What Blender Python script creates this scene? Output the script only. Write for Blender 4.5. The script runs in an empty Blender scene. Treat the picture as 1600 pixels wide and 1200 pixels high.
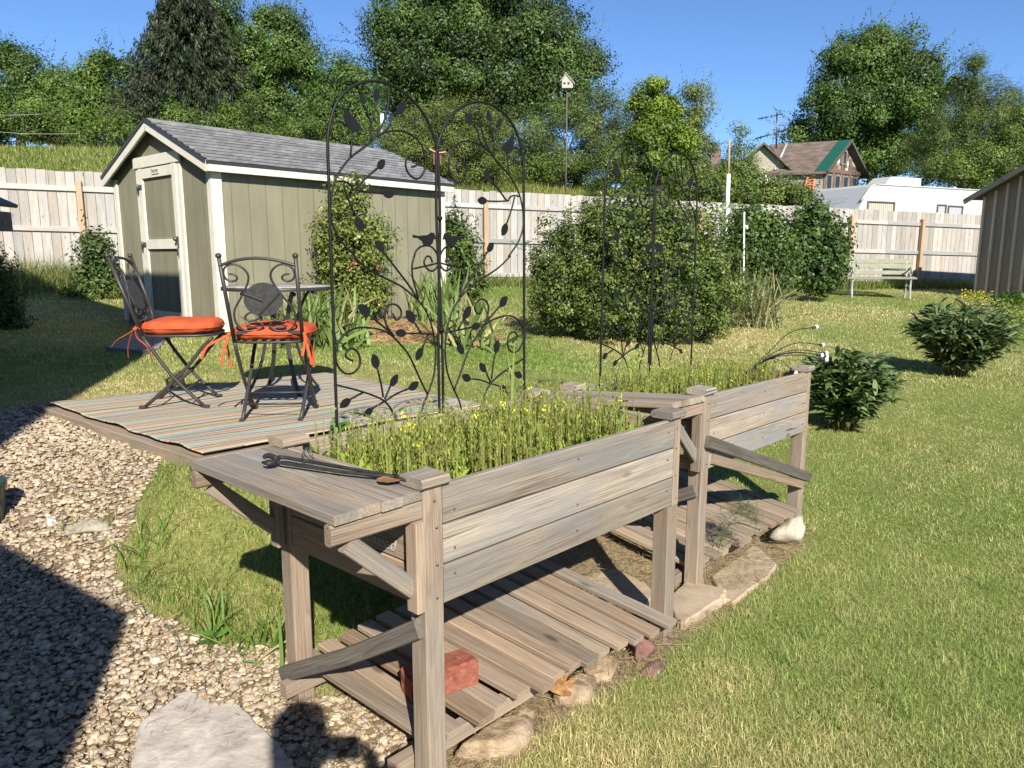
import bpy, bmesh, math, random
import numpy as np
from mathutils import Vector, Matrix
random.seed(7); RNG = np.random.default_rng(11)
SC = bpy.context.scene; COL = SC.collection
# ------------------------------------------------------------------ camera geometry (used to turn sight lines into places)
F = 1170.0; PITCH = math.radians(9.7); CAMZ = 1.3
cp, sp = math.cos(PITCH), math.sin(PITCH)
def ray(u, v):
    a = (u-800)/F; b = -(v-600)/F
    return np.array([a, cp + b*sp, -sp + b*cp])
def P(u, v, y):
    d = ray(u, v); return np.array([0, 0, CAMZ]) + d*(y/d[1])
def px(y): return y/F/cp          # metres per photo pixel at distance y
def nrm(a):
    a = np.asarray(a, float); return a/np.linalg.norm(a)
SUN = nrm([-.206, .798, -.556])   # direction the light travels
# ------------------------------------------------------------------ terrain
fence_a = P(60, 268, 13.0); fence_b = P(1400, 328, 18.5)
def fence_h(x):
    t = (x-fence_a[0])/(fence_b[0]-fence_a[0]); return .90 + (.54-.90)*t
def fence_y(x): return fence_a[1] + (x-fence_a[0])*(fence_b[1]-fence_a[1])/(fence_b[0]-fence_a[0])
DK = .42                           # height of the rug on its low deck
ctl = [(0,0,-.12),(0,-3,-.2),(-3,-2,-.1),(3,-2,-.2),(-.2,1.6,-.01),(.6,2.3,.02),(1.2,1.6,-.04),(2.2,1.2,-.1),(3.2,2.2,-.05),(2.4,3.2,.02),
       (-.65,2.0,.0),(-1.4,1.8,.0),(-2.2,2.0,.06),(-1.7,2.7,.10),(-2.6,3.0,.18),(-.9,2.75,.14),(-1.3,3.1,.335),(-1.7,3.45,.35),(-.45,3.7,.31),(-2.2,3.85,.365),(-2.95,4.45,.375),
       (-4.5,4,.36),(-5,2,.2),(-1.5,4.4,.34),(.2,4.4,.28),(.7,2.75,.02),(1.4,3.5,.04),(.9,3.9,.12),(2.2,4.8,.10),(3.7,6.2,.20),(1,5.5,.26),(-1.4,6.2,.40),
       (-3.1,8,.455),(-4.9,9.6,.45),(-2,8.6,.45),(-1,10.4,.45),(-3.4,6.4,.40),(-6,7,.45),(-7,10,.6),(1.3,7.9,.30),(5,8,.22),(8,6,.1),(7.6,15.4,.40),(9.9,16.2,.45),
       (3,12,.42),(0,12,.48),(6,11,.33),(14,10,.3),(20,5,.1),(12,2,-.2)]
for xx in (-16,-12,-8,-4,0,4,8,12,16):
    ctl.append((xx, fence_y(xx), max(.45, fence_h(xx)))); ctl.append((xx, fence_y(xx)+1.2, max(.5, fence_h(xx))+.1))
ctl += [(-20,30,5.5),(-10,30,5.2),(-8,22,3.1),(-16,22,3.2),(1.5,31,3.9),(0,24,2.2),(6,30,3.2),(13,25,.8),(13,32,1.6),(20,27,.9),(22,50,5.0),(35,50,4.5),(0,60,7),(-40,50,8),
        (0,100,9),(-100,60,8),(-100,0,1),(100,0,0),(100,80,7),(0,200,12),(-150,200,12),(150,200,10),(0,-60,-1),(60,-60,-1),(-60,-60,-1),(-30,5,.6),(35,15,.4)]
ctl = np.array(ctl, float)
def _k(d2): return np.sqrt(d2 + .35**2)
_A = _k(((ctl[:,None,:2]-ctl[None,:,:2])**2).sum(-1)); n_ = len(ctl)
_M = np.zeros((n_+1, n_+1)); _M[:n_,:n_] = _A - np.eye(n_)*.02; _M[n_,:n_] = 1; _M[:n_,n_] = 1
_W = np.linalg.solve(_M, np.append(ctl[:,2], 0))
def H(x, y):
    x = np.asarray(x, float); y = np.asarray(y, float); out = np.full(np.broadcast(x, y).shape, _W[-1])
    for i in range(n_): out = out + _W[i]*_k((x-ctl[i,0])**2 + (y-ctl[i,1])**2)
    return out
def h1(x, y): return float(H(np.array([x]), np.array([y]))[0])
def G(u, v):
    d = ray(u, v); t = np.geomspace(.8, 90, 900); X = d[0]*t; Y = d[1]*t; Z = CAMZ + d[2]*t
    g = Z - H(X, Y); k = np.argmax(g < 0)
    if g[k] >= 0: k = len(t)-1
    a, b = g[k-1], g[k]; s = t[k-1] + (t[k]-t[k-1])*a/(a-b)
    p = np.array([0,0,CAMZ]) + d*s; return p
def noise2(x, y, f, seed=0):
    r = np.random.default_rng(seed); o = 0
    for k in range(7):
        a = r.uniform(0, 6.28); q = f*r.uniform(.6, 1.7); ph = r.uniform(0, 6.28)
        o = o + np.sin((x*math.cos(a)+y*math.sin(a))*q + ph + 1.3*np.sin((x*math.sin(a)-y*math.cos(a))*q*.7 + ph*2))
    return o/7*1.6
def inpoly(x, y, poly):
    x = np.asarray(x); ins = np.zeros(x.shape, bool); n = len(poly); j = n-1
    for i in range(n):
        xi, yi = poly[i][0], poly[i][1]; xj, yj = poly[j][0], poly[j][1]
        c = ((yi > y) != (yj > y)) & (x < (xj-xi)*(y-yi)/((yj-yi) or 1e-9) + xi)
        ins ^= c; j = i
    return ins
# ------------------------------------------------------------------ materials
def mat(name, base=(.5,.5,.5), rough=.6, metal=0, spec=.5):
    m = bpy.data.materials.new(name); m.use_nodes = True
    b = m.node_tree.nodes['Principled BSDF']; b.inputs['Base Color'].default_value = (*base, 1); b.inputs['Roughness'].default_value = rough
    b.inputs['Metallic'].default_value = metal; b.inputs['Specular IOR Level'].default_value = spec
    return m
class NT:
    def __init__(s, m): s.t = m.node_tree; s.b = s.t.nodes['Principled BSDF']; s.out = s.t.nodes['Material Output']
    def n(s, typ, **kw):
        o = s.t.nodes.new(typ)
        for k, v in kw.items():
            if k in o.inputs.keys(): o.inputs[k].default_value = v
            else: setattr(o, k, v)
        return o
    def l(s, a, b): s.t.links.new(a, b)
    def attr(s, name): return s.n('ShaderNodeAttribute', attribute_name=name)
    def mapping(s, vec, sc):
        m = s.n('ShaderNodeMapping'); m.inputs['Scale'].default_value = sc; s.l(vec, m.inputs['Vector']); return m.outputs[0]
    def noise(s, vec, scale, detail=4, rough=.55, dist=0):
        o = s.n('ShaderNodeTexNoise', Scale=scale, Detail=detail, Roughness=rough, Distortion=dist)
        if vec is not None: s.l(vec, o.inputs['Vector'])
        return o.outputs['Fac']
    def ramp(s, fac, stops):
        o = s.n('ShaderNodeValToRGB'); e = o.color_ramp.elements
        while len(e) < len(stops): e.new(.5)
        for el, (p, c) in zip(e, stops): el.position = p; el.color = (*c, 1) if len(c) == 3 else c
        s.l(fac, o.inputs[0]); return o.outputs[0]
    def mix(s, fac, a, b, mode='MIX'):
        o = s.n('ShaderNodeMix', data_type='RGBA', blend_type=mode)
        for i, v in ((0, fac), (6, a), (7, b)):
            if hasattr(v, 'is_linked') or isinstance(v, bpy.types.NodeSocket): s.l(v, o.inputs[i])
            else: o.inputs[i].default_value = v if i == 0 else (*v, 1)
        return o.outputs[2]
    def math(s, op, a, b=None):
        o = s.n('ShaderNodeMath', operation=op)
        for i, v in enumerate((a, b)):
            if v is None: continue
            if isinstance(v, bpy.types.NodeSocket): s.l(v, o.inputs[i])
            else: o.inputs[i].default_value = v
        return o.outputs[0]
    def bump(s, hgt, strength, dist=.01):
        o = s.n('ShaderNodeBump', Strength=strength, Distance=dist); s.l(hgt, o.inputs['Height']); s.l(o.outputs[0], s.b.inputs['Normal'])
def wood(name, c_dark, c_mid, c_lite, blotch=.5, grey=(.21,.21,.22), rough=.8, tone=.25):
    m = mat(name, rough=rough, spec=.25); t = NT(m); g = t.attr('gr').outputs['Vector']; rnd = t.attr('col')
    fine = t.noise(t.mapping(g, (4, 230, 230)), 1, 6, .75, .2)
    broad = t.noise(t.mapping(g, (1.3, 14, 14)), 1, 4, .6, .5)
    sx = t.n('ShaderNodeSeparateXYZ'); t.l(g, sx.inputs[0])               # growth rings of a sawn plank
    wob = t.math('MULTIPLY', t.noise(t.mapping(g, (1.6, 10, 10)), 1, 3, .5), .03)
    rr = t.math('ADD', t.math('SQRT', t.math('ADD', t.math('POWER', sx.outputs[1], 2.0), t.math('POWER', sx.outputs[2], 2.0))), wob)
    ring = t.ramp(t.math('FRACT', t.math('MULTIPLY', rr, 270)), [(.0,(.0,.0,.0)),(.55,(.18,.18,.18)),(.88,(.85,.85,.85)),(1.0,(.1,.1,.1))])
    c = t.ramp(t.math('ADD', t.math('MULTIPLY', fine, .72), t.math('MULTIPLY', broad, .32)), [(.34, c_dark), (.53, c_mid), (.70, c_lite)])
    c = t.mix(t.math('MULTIPLY', ring, .45), c, tuple(1.15*q for q in c_dark))
    bl = t.noise(t.mapping(g, (2.2, 7, 7)), 1, 3, .6)
    c = t.mix(t.ramp(bl, [(.45, (0,0,0)), (.68, (blotch,)*3)]), c, grey)
    kn = t.n('ShaderNodeTexVoronoi', Scale=1.0); t.l(t.mapping(g, (3.2, 9, 9)), kn.inputs['Vector'])
    c = t.mix(t.ramp(kn.outputs['Distance'], [(.05, (.75,.75,.75)), (.13, (0,0,0))]), c, tuple(.45*q for q in c_dark))
    ck = t.noise(t.mapping(g, (1.2, 60, 60)), 1, 3, .5, .3)
    ckm = t.ramp(ck, [(.69, (0,0,0)), (.71, (.85,.85,.85))]); c = t.mix(ckm, c, tuple(.35*q for q in c_dark))
    c = t.mix(tone, c, rnd.outputs['Color'], 'MULTIPLY') if tone else c
    t.l(c, t.b.inputs['Base Color'])
    t.bump(t.math('SUBTRACT', t.math('ADD', fine, t.math('MULTIPLY', broad, .7)), t.math('MULTIPLY', ckm, .8)), .45, .004)
    return m
M = {}
M['post'] = wood('weathered_post_wood', (.13,.09,.065), (.33,.25,.185), (.46,.37,.285), .4, (.24,.235,.22), tone=.7)
M['board'] = wood('weathered_board_wood', (.11,.085,.065), (.33,.275,.22), (.47,.405,.33), .75, (.205,.205,.208), tone=.8)
M['slat'] = wood('weathered_slat_wood', (.12,.085,.06), (.34,.26,.19), (.46,.37,.28), .5, (.22,.21,.195), tone=.9)
M['dark_board'] = wood('grey_brace_wood', (.045,.04,.036), (.13,.115,.10), (.24,.22,.195), .35, (.12,.115,.11), tone=.6)
M['pale_board'] = wood('pale_new_board', (.36,.28,.17), (.50,.41,.27), (.60,.52,.37), .3, (.30,.27,.22), tone=.5)
M['fence'] = wood('silvered_fence_wood', (.21,.195,.18), (.42,.405,.385), (.53,.515,.50), .7, (.32,.325,.33), tone=1.0)
M['fence_post'] = wood('tan_fence_post', (.27,.185,.11), (.40,.285,.18), (.50,.375,.25), .4, (.36,.30,.25), tone=.5)
M['barn'] = wood('grey_barn_board', (.17,.12,.09), (.33,.26,.205), (.43,.355,.29), .55, (.24,.225,.21), tone=1.0)
M['barn_batten'] = wood('sunlit_batten', (.42,.33,.24), (.58,.48,.37), (.68,.60,.50), .2, (.4,.37,.34), tone=.4)  # battens paler than the wall: sunlight on their edges put into the colour
def attr_mat(name, rough=.6, transl=0, spec=.3, bump=None, sheen=0):
    m = mat(name, rough=rough, spec=spec); t = NT(m); a = t.attr('col'); t.l(a.outputs['Color'], t.b.inputs['Base Color'])
    if transl:
        tr = t.n('ShaderNodeBsdfTranslucent'); hs = t.n('ShaderNodeHueSaturation', Value=1.35, Saturation=1.1); t.l(a.outputs['Color'], hs.inputs['Color'])
        t.l(hs.outputs[0], tr.inputs['Color'])
        mx = t.n('ShaderNodeMixShader'); mx.inputs[0].default_value = transl; t.l(t.b.outputs[0], mx.inputs[1]); t.l(tr.outputs[0], mx.inputs[2]); t.l(mx.outputs[0], t.out.inputs['Surface'])
    if bump:
        co = t.n('ShaderNodeTexCoord').outputs['Object']; t.bump(t.noise(co, bump[0], 5, .6), bump[1], bump[2])
    return m
M['leaf'] = attr_mat('foliage', .5, .20, .35)
M['grass'] = attr_mat('grass_blade', .6, .30, .25)
M['pebble'] = attr_mat('river_pebble', .75, 0, .3, (60, .4, .004))
M['metal'] = mat('black_wrought_iron', (.007,.007,.0075), .55, 0, .3)
M['chair_metal'] = mat('dark_bronze_iron', (.035,.031,.030), .48, 0, .5)
def noisy(name, stops, scale, rough=.8, bump=(40, .4, .01), coord='Object', detail=6, spec=.3):
    m = mat(name, rough=rough, spec=spec); t = NT(m); co = t.n('ShaderNodeTexCoord').outputs[coord]
    t.l(t.ramp(t.noise(co, scale, detail, .62, .4), stops), t.b.inputs['Base Color'])
    if bump: t.bump(t.noise(co, bump[0], 8, .65), bump[1], bump[2])
    return m
M['slab_stone'] = noisy('pale_limestone', [(.3,(.28,.24,.21)),(.45,(.42,.375,.34)),(.55,(.47,.425,.38)),(.7,(.60,.56,.50))], 16, .85, (45,.35,.012))
M['tan_stone'] = noisy('tan_fieldstone', [(.3,(.16,.11,.07)),(.5,(.34,.25,.16)),(.72,(.50,.40,.27))], 14, .9, (35,.8,.02))
M['grey_stone'] = noisy('grey_fieldstone', [(.3,(.20,.18,.15)),(.7,(.38,.35,.28))], 30, .9, (60,.6,.01))
M['red_stone'] = noisy('reddish_fieldstone', [(.3,(.10,.05,.045)),(.5,(.22,.12,.10)),(.6,(.25,.14,.12)),(.66,(.55,.52,.48))], 13, .9, (30,.7,.02))
M['brick'] = noisy('red_brick', [(.3,(.17,.05,.033)),(.5,(.27,.085,.055)),(.75,(.34,.15,.105))], 38, .95, (120,.9,.006))
M['siding'] = None
def siding(name, c, groove=.2032, axis=0):
    m = mat(name, c, .75, 0, .2); t = NT(m); g = t.attr('gr').outputs['Vector']
    sx = t.n('ShaderNodeSeparateXYZ'); t.l(g, sx.inputs[0]); x = sx.outputs[axis]
    fr = t.math('FRACT', t.math('DIVIDE', x, groove)); gr = t.math('LESS_THAN', fr, .05)
    wav = t.noise(t.mapping(g, (60, 60, 2.5)), 1, 5, .6, .8)
    tone = t.ramp(t.noise(t.mapping(g, (3,3,.8)), 1.5, 4), [(.3, tuple(.86*k for k in c)), (.7, tuple(min(1,1.12*k) for k in c))])
    tone = t.mix(t.math('MULTIPLY', gr, .45), tone, tuple(.35*k for k in c)); c2 = t.mix(t.ramp(wav, [(.60,(0,0,0)),(.72,(.35,.35,.35))]), tone, tuple(.6*k for k in c))
    dirt = t.ramp(t.math('ADD', sx.outputs[2], t.math('MULTIPLY', t.noise(t.mapping(g,(8,8,8)),1,4), .25)), [(.12,(.45,.45,.45)),(.42,(0,0,0))])
    c2 = t.mix(dirt, c2, (.16,.13,.09))
    t.l(c2, t.b.inputs['Base Color'])
    t.bump(t.math('SUBTRACT', t.math('MULTIPLY', wav, .25), gr), .9, .008)
    return m
M['siding'] = siding('sage_green_siding', (.215,.206,.145))
M['trim'] = noisy('cream_painted_trim', [(.25,(.44,.41,.33)),(.42,(.60,.575,.49)),(.8,(.68,.655,.57))], 6, .6, (120,.15,.002))
def shingle_mat():
    m = mat('grey_asphalt_shingles', rough=.95, spec=.15); t = NT(m); g = t.attr('gr').outputs['Vector']
    sp_ = t.noise(t.mapping(g, (500,500,500)), 1, 2); lo = t.noise(t.mapping(g, (14,3,3)), 1, 4, .6)
    c = t.ramp(t.math('ADD', t.math('MULTIPLY', sp_, .5), t.math('MULTIPLY', lo, .5)), [(.32,(.10,.10,.105)),(.5,(.20,.20,.205)),(.68,(.32,.32,.325))])
    t.l(t.mix(.8, c, t.attr('col').outputs['Color'], 'MULTIPLY'), t.b.inputs['Base Color']); t.bump(sp_, .5, .003); return m
M['shingle'] = shingle_mat()
M['drip'] = mat('dark_drip_edge', (.03,.03,.035), .5)
M['galv'] = mat('galvanised_hardware', (.12,.12,.13), .4, .8)
M['concrete'] = noisy('old_concrete', [(.3,(.16,.155,.15)),(.7,(.28,.27,.26))], 12, .95, (60,.5,.01))
M['white'] = mat('white_plastic', (.8,.8,.8), .35)
M['bulb'] = mat('frosted_white_bulb', (.85,.85,.82), .25)
M['wire'] = mat('black_wire', (.015,.015,.015), .5)
def fabric(name, c):
    m = mat(name, c, .85, 0, .15); t = NT(m); co = t.n('ShaderNodeTexCoord').outputs['Object']
    w = t.noise(co, 420, 2); lo = t.noise(co, 9, 3)
    t.l(t.ramp(lo, [(.3, tuple(.85*k for k in c)), (.7, tuple(min(1,1.1*k) for k in c))]), t.b.inputs['Base Color'])
    t.bump(t.math('ADD', t.math('MULTIPLY', w, .3), t.math('MULTIPLY', t.noise(co, 22, 3, .5, .8), 1.2)), .5, .008); return m
M['orange'] = fabric('orange_cushion_fabric', (.47,.088,.034))
# ------------------------------------------------------------------ mesh builders
def set_attr(me, name, typ, data):
    a = me.attributes.new(name, typ, 'POINT'); a.data.foreach_set('color' if 'COLOR' in typ else 'vector', np.asarray(data, np.float32).ravel())
def locof(parent):
    p = parent; v = Vector((0,0,0))
    while p is not None: v = v + p.location; p = p.parent
    return v
def link(name, me, m, parent=None):
    o = bpy.data.objects.new(name, me); COL.objects.link(o)
    if m is not None: me.materials.append(m)
    if parent is not None: o.parent = parent
    return o
def npmesh(name, V, faces, m, parent=None, col=None, smooth=False, world=True):
    V = np.asarray(V, np.float32)
    if parent is not None and world: V = V - np.array(locof(parent), np.float32)
    me = bpy.data.meshes.new(name); me.vertices.add(len(V)); me.vertices.foreach_set('co', V.ravel())
    idx = np.concatenate([f.ravel() for f in faces]); st = []; o = 0
    for f in faces:
        st.append(o + np.arange(len(f))*f.shape[1]); o += f.size
    st = np.concatenate(st)
    me.loops.add(len(idx)); me.loops.foreach_set('vertex_index', idx.astype(np.int32))
    me.polygons.add(len(st)); me.polygons.foreach_set('loop_start', st.astype(np.int32))
    if smooth: me.polygons.foreach_set('use_smooth', np.ones(len(st), bool))
    me.update(calc_edges=True)
    if col is not None:
        c = np.asarray(col, np.float32)
        if c.shape[1] == 3: c = np.concatenate([c, np.ones((len(c),1), np.float32)], 1)
        set_attr(me, 'col', 'FLOAT_COLOR', c)
    return link(name, me, m, parent)
class MB:
    def __init__(s): s.V = []; s.F = []; s.C = []; s.G = []; s.S = []
    def add(s, V, Fc, col=None, gr=None, smooth=False):
        o = len(s.V); s.V += [tuple(map(float, p)) for p in V]; s.F += [tuple(i+o for i in f) for f in Fc]; s.S += [smooth]*len(Fc)
        if col is None:
            k = random.uniform(.66, 1.15); j = random.uniform(-.045, .055); col = (k+j, k, k-j)
        s.C += [(*col, 1)]*len(V)
        s.G += [tuple(map(float, g)) for g in (gr if gr is not None else V)]
    def board(s, p0, p1, w, t, up=(0,0,1), ch=.0014, col=None, warp=0):
        """plank from p0 to p1: w across (along up), t thick"""
        p0 = np.asarray(p0, float); p1 = np.asarray(p1, float); L = np.linalg.norm(p1-p0); ax = (p1-p0)/L
        up = np.asarray(up, float); up = nrm(up - ax*np.dot(up, ax)); sd = np.cross(ax, up)
        ch = min(ch, w*.3, t*.3); a, b = w/2, t/2
        sec = [(-a+ch,-b),(a-ch,-b),(a,-b+ch),(a,b-ch),(a-ch,b),(-a+ch,b),(-a,b-ch),(-a,-b+ch)]
        off = np.array([random.uniform(0,300), random.uniform(-.03,.03), random.choice((-1,1))*random.uniform(.018,.07)]); V = []; Gv = []; ns = 4 if warp else 1
        for i in range(ns+1):
            q = i/ns; wz = warp*math.sin(q*3.1)*random.uniform(.5,1) if warp else 0
            for (x, y) in sec:
                V.append(p0 + ax*L*q + up*(x+wz) + sd*y); Gv.append(np.array([L*q, x, y]) + off)
        Fc = []
        for r in range(ns):
            for i in range(8):
                j = (i+1) % 8; Fc.append((r*8+i, r*8+j, (r+1)*8+j, (r+1)*8+i))
        Fc += [tuple(range(7,-1,-1)), tuple(ns*8+i for i in range(8))]
        s.add(V, Fc, col, Gv); return s
    def box(s, c, hx, hy, hz, rot=None, col=None):
        c = np.asarray(c, float); R = np.eye(3) if rot is None else np.asarray(rot)
        s.board(c - R[0]*hx, c + R[0]*hx, hz*2, hy*2, R[2], .002, col); return s
    def tube(s, pts, r, n=6, smooth_iter=0, col=None, cap=True, flat=None):
        pts = [np.asarray(p, float) for p in pts]
        if smooth_iter: pts = crom(pts, smooth_iter)
        m = len(pts); R = r if hasattr(r, '__len__') else [r]*m
        if len(R) != m: R = list(np.interp(np.linspace(0,1,m), np.linspace(0,1,len(R)), R))
        T = [nrm(pts[min(i+1,m-1)] - pts[max(i-1,0)] + 1e-9) for i in range(m)]
        a = np.array([0,0,1.]) if abs(T[0][2]) < .9 else np.array([1.,0,0]); nv = nrm(np.cross(T[0], a)); V = []
        for i in range(m):
            nv = nrm(nv - T[i]*np.dot(nv, T[i])); bv = np.cross(T[i], nv)
            for k in range(n):
                q = 2*math.pi*k/n; V.append(pts[i] + R[i]*(math.cos(q)*nv + math.sin(q)*bv))
        Fc = [(i*n+k, i*n+(k+1)%n, (i+1)*n+(k+1)%n, (i+1)*n+k) for i in range(m-1) for k in range(n)]
        if cap: Fc += [tuple(range(n-1,-1,-1)), tuple((m-1)*n+k for k in range(n))]
        s.add(V, Fc, col, smooth=True); return s
    def ball(s, c, rx, ry=None, rz=None, n=10, m=7, col=None, jit=0):
        ry = ry or rx; rz = rz or rx; c = np.asarray(c, float); V = [c+(0,0,-rz)]
        for i in range(1, m):
            a = -math.pi/2 + math.pi*i/m
            for k in range(n):
                b = 2*math.pi*k/n; j = 1+random.uniform(-jit, jit)
                V.append(c + np.array([rx*math.cos(a)*math.cos(b), ry*math.cos(a)*math.sin(b), rz*math.sin(a)])*j)
        V.append(c+(0,0,rz)); Fc = [(0, 1+(k+1)%n, 1+k) for k in range(n)]
        for i in range(m-2):
            for k in range(n): Fc.append((1+i*n+k, 1+i*n+(k+1)%n, 1+(i+1)*n+(k+1)%n, 1+(i+1)*n+k))
        e = len(V)-1; b0 = 1+(m-2)*n; Fc += [(b0+k, b0+(k+1)%n, e) for k in range(n)]
        s.add(V, Fc, col, smooth=True); return s
    def prism(s, poly, d, col=None, smooth=False):
        """polygon of 3D points given thickness vector d (centred)"""
        d = np.asarray(d, float)/2; n = len(poly); A = [np.asarray(p, float)-d for p in poly]; B = [np.asarray(p, float)+d for p in poly]
        Fc = [tuple(range(n-1,-1,-1)), tuple(range(n, 2*n))] + [(i, (i+1)%n, n+(i+1)%n, n+i) for i in range(n)]
        off = np.array([random.uniform(0,9) for _ in range(3)]); s.add(A+B, Fc, col, [p+off for p in A+B]); return s
    def lathe(s, c, prof, n=16, col=None):
        c = np.asarray(c, float); V = []; m = len(prof)
        for (r, z) in prof:
            for k in range(n): a = 2*math.pi*k/n; V.append(c + (r*math.cos(a), r*math.sin(a), z))
        Fc = [(i*n+k, i*n+(k+1)%n, (i+1)*n+(k+1)%n, (i+1)*n+k) for i in range(m-1) for k in range(n)] + [tuple(range(n-1,-1,-1)), tuple((m-1)*n+k for k in range(n))]
        s.add(V, Fc, col, smooth=True); return s
    def build(s, name, m, parent=None, world=True):
        V = np.array(s.V)
        if parent is not None and world: V = V - np.array(locof(parent))
        me = bpy.data.meshes.new(name); me.from_pydata(V.tolist(), [], s.F); me.polygons.foreach_set('use_smooth', s.S); me.update()
        set_attr(me, 'col', 'FLOAT_COLOR', s.C); set_attr(me, 'gr', 'FLOAT_VECTOR', s.G)
        return link(name, me, m, parent)
def crom(pts, k):
    out = []; n = len(pts)
    for i in range(n-1):
        p0 = pts[max(i-1,0)]; p1 = pts[i]; p2 = pts[i+1]; p3 = pts[min(i+2,n-1)]
        for j in range(k):
            t = j/k; out.append(.5*((2*p1)+(-p0+p2)*t+(2*p0-5*p1+4*p2-p3)*t*t+(-p0+3*p1-3*p2+p3)*t**3))
    out.append(pts[-1]); return out
def thing(name, label, cat, loc=(0,0,0), rz=0, group=None):
    o = bpy.data.objects.new(name, None); COL.objects.link(o); o.location = tuple(map(float, loc)); o.rotation_euler = (0,0,rz); o.empty_display_size = .1
    return tag(o, label, cat, group)
def tag(o, label=None, cat=None, group=None, kind=None):
    for k, v in (('label',label),('category',cat),('group',group),('kind',kind)):
        if v: o[k] = v
    return o
def dup(root, loc, rz, label, scale=1):
    def cp_(o, par):
        c = o.copy(); COL.objects.link(c)
        if par: c.parent = par
        for ch in o.children: cp_(ch, c)
        return c
    r = cp_(root, None); r.location = tuple(map(float, loc)); r.rotation_euler = (0,0,rz); r['label'] = label; r.scale = (scale,)*3; return r
# ------------------------------------------------------------------ foliage builders (numpy)
def strips(base, az, L, W, tilt, curve, nseg, col, taper='blade', twist=None, tipcol=None):
    """arching leaf strips; all arguments arrays over n leaves"""
    n = len(base); s = np.linspace(0, 1, nseg+1); th = tilt[:,None] + curve[:,None]*s[None]
    ds = (L/nseg)[:,None]; thm = (th[:,1:]+th[:,:-1])/2
    hx = np.concatenate([np.zeros((n,1)), np.cumsum(np.sin(thm)*ds, 1)], 1); hz = np.concatenate([np.zeros((n,1)), np.cumsum(np.cos(thm)*ds, 1)], 1)
    ca, sa = np.cos(az), np.sin(az)
    C = np.stack([base[:,0,None]+hx*ca[:,None], base[:,1,None]+hx*sa[:,None], base[:,2,None]+hz], -1)
    tw = np.zeros(n) if twist is None else twist
    sd = np.stack([-sa*np.cos(tw), ca*np.cos(tw), np.sin(tw)], -1)
    prof = {'blade': 1-s**1.6*.97, 'leaf': np.sin(np.pi*np.clip(s*.93+.06, 0, 1))**.8, 'sword': np.clip(1.15-s**3*1.13, .02, 1)}[taper]
    w = W[:,None]*prof[None]/2
    A = C - sd[:,None]*w[...,None]; B = C + sd[:,None]*w[...,None]
    V = np.stack([A, B], 2).reshape(n, -1, 3); k = 2*(nseg+1)
    q = np.array([[2*i, 2*i+1, 2*i+3, 2*i+2] for i in range(nseg)])
    Fq = (np.arange(n)[:,None,None]*k + q[None]).reshape(-1, 4)
    cc = np.repeat(col[:,None], k, 1)
    if tipcol is not None:
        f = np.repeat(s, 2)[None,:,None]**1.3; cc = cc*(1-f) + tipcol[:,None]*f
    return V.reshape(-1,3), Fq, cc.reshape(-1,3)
def cards(pos, nor, L, W, col, up=None):
    """pointed leaf cards (4 verts, slightly folded)"""
    n = len(pos); r = RNG.normal(size=(n,3)) if up is None else up
    u = np.cross(nor, r); u /= np.linalg.norm(u, axis=1)[:,None]+1e-9; w = np.cross(nor, u)
    L = np.broadcast_to(L, n)[:,None]; W = np.broadcast_to(W, n)[:,None]
    V = np.stack([pos-u*L/2, pos+w*W/2-u*L*.06+nor*L*.08, pos+u*L/2, pos-w*W/2-u*L*.06+nor*L*.08], 1)
    Fq = np.arange(n*4).reshape(n,4); return V.reshape(-1,3), Fq, np.repeat(col, 4, 0)
class Acc:
    def __init__(s): s.V=[]; s.F=[]; s.C=[]; s.o=0
    def add(s, VFC):
        V, Fq, C = VFC; s.V.append(V); s.F.append(Fq+s.o); s.C.append(C); s.o += len(V)
    def build(s, name, m, parent=None, world=True):
        return npmesh(name, np.concatenate(s.V), s.F, m, parent, np.clip(np.concatenate(s.C), .002, 1), world=world)
def unit(n):
    d = RNG.normal(size=(n,3)); return d/np.linalg.norm(d, axis=1)[:,None]
def lobes_points(lobes, n, clump, inner=.35, per=40, flat=1.0, shag=.0):
    """leaf positions in clumps through a set of ellipsoids (c, r). Returns pos, outward normal, clump id"""
    vol = np.array([r[0]*r[2] for c, r in lobes]); cnt = np.maximum(3, (vol/vol.sum()*n/per).astype(int)); Pn=[]; Nn=[]; K=[]; kid=0
    for (c, r), m in zip(lobes, cnt):
        d = unit(m); rad = inner + (1-inner)*RNG.random(m)**.55; rad *= 1 + .16*RNG.normal(size=m)*(rad > .75)
        cc = np.asarray(c) + d*rad[:,None]*np.asarray(r)
        k = RNG.poisson(per, m)+4; ids = np.repeat(np.arange(m), k); off = unit(len(ids))*(.35+.75*RNG.random(len(ids))**.6)[:,None]*clump*1.75*(.6+.8*RNG.random(m))[ids][:,None]*(1+.13*RNG.normal(size=(len(ids),3))); off[:,2] *= flat
        Pn.append(cc[ids]+off); nn = d[ids]*.35 + off/clump*.55 + RNG.normal(size=(len(ids),3))*.38 + np.array([0,0,.30]); Nn.append(nn/np.linalg.norm(nn,axis=1)[:,None]); K.append(ids+kid); kid += m
    return np.concatenate(Pn), np.concatenate(Nn), np.concatenate(K)
def tones(K, c1, c2, jit=.12, n=None, hue=.06):
    m = K.max()+1; t = RNG.random(m)[K]*.7 + RNG.random(len(K))*.3; c = np.asarray(c1)*(1-t)[:,None] + np.asarray(c2)*t[:,None]
    c = c*(1+jit*RNG.normal(size=len(K)))[:,None]; c[:,0] *= 1 + hue*RNG.normal(size=len(K))*2; return np.clip(c, .003, 1)
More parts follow.
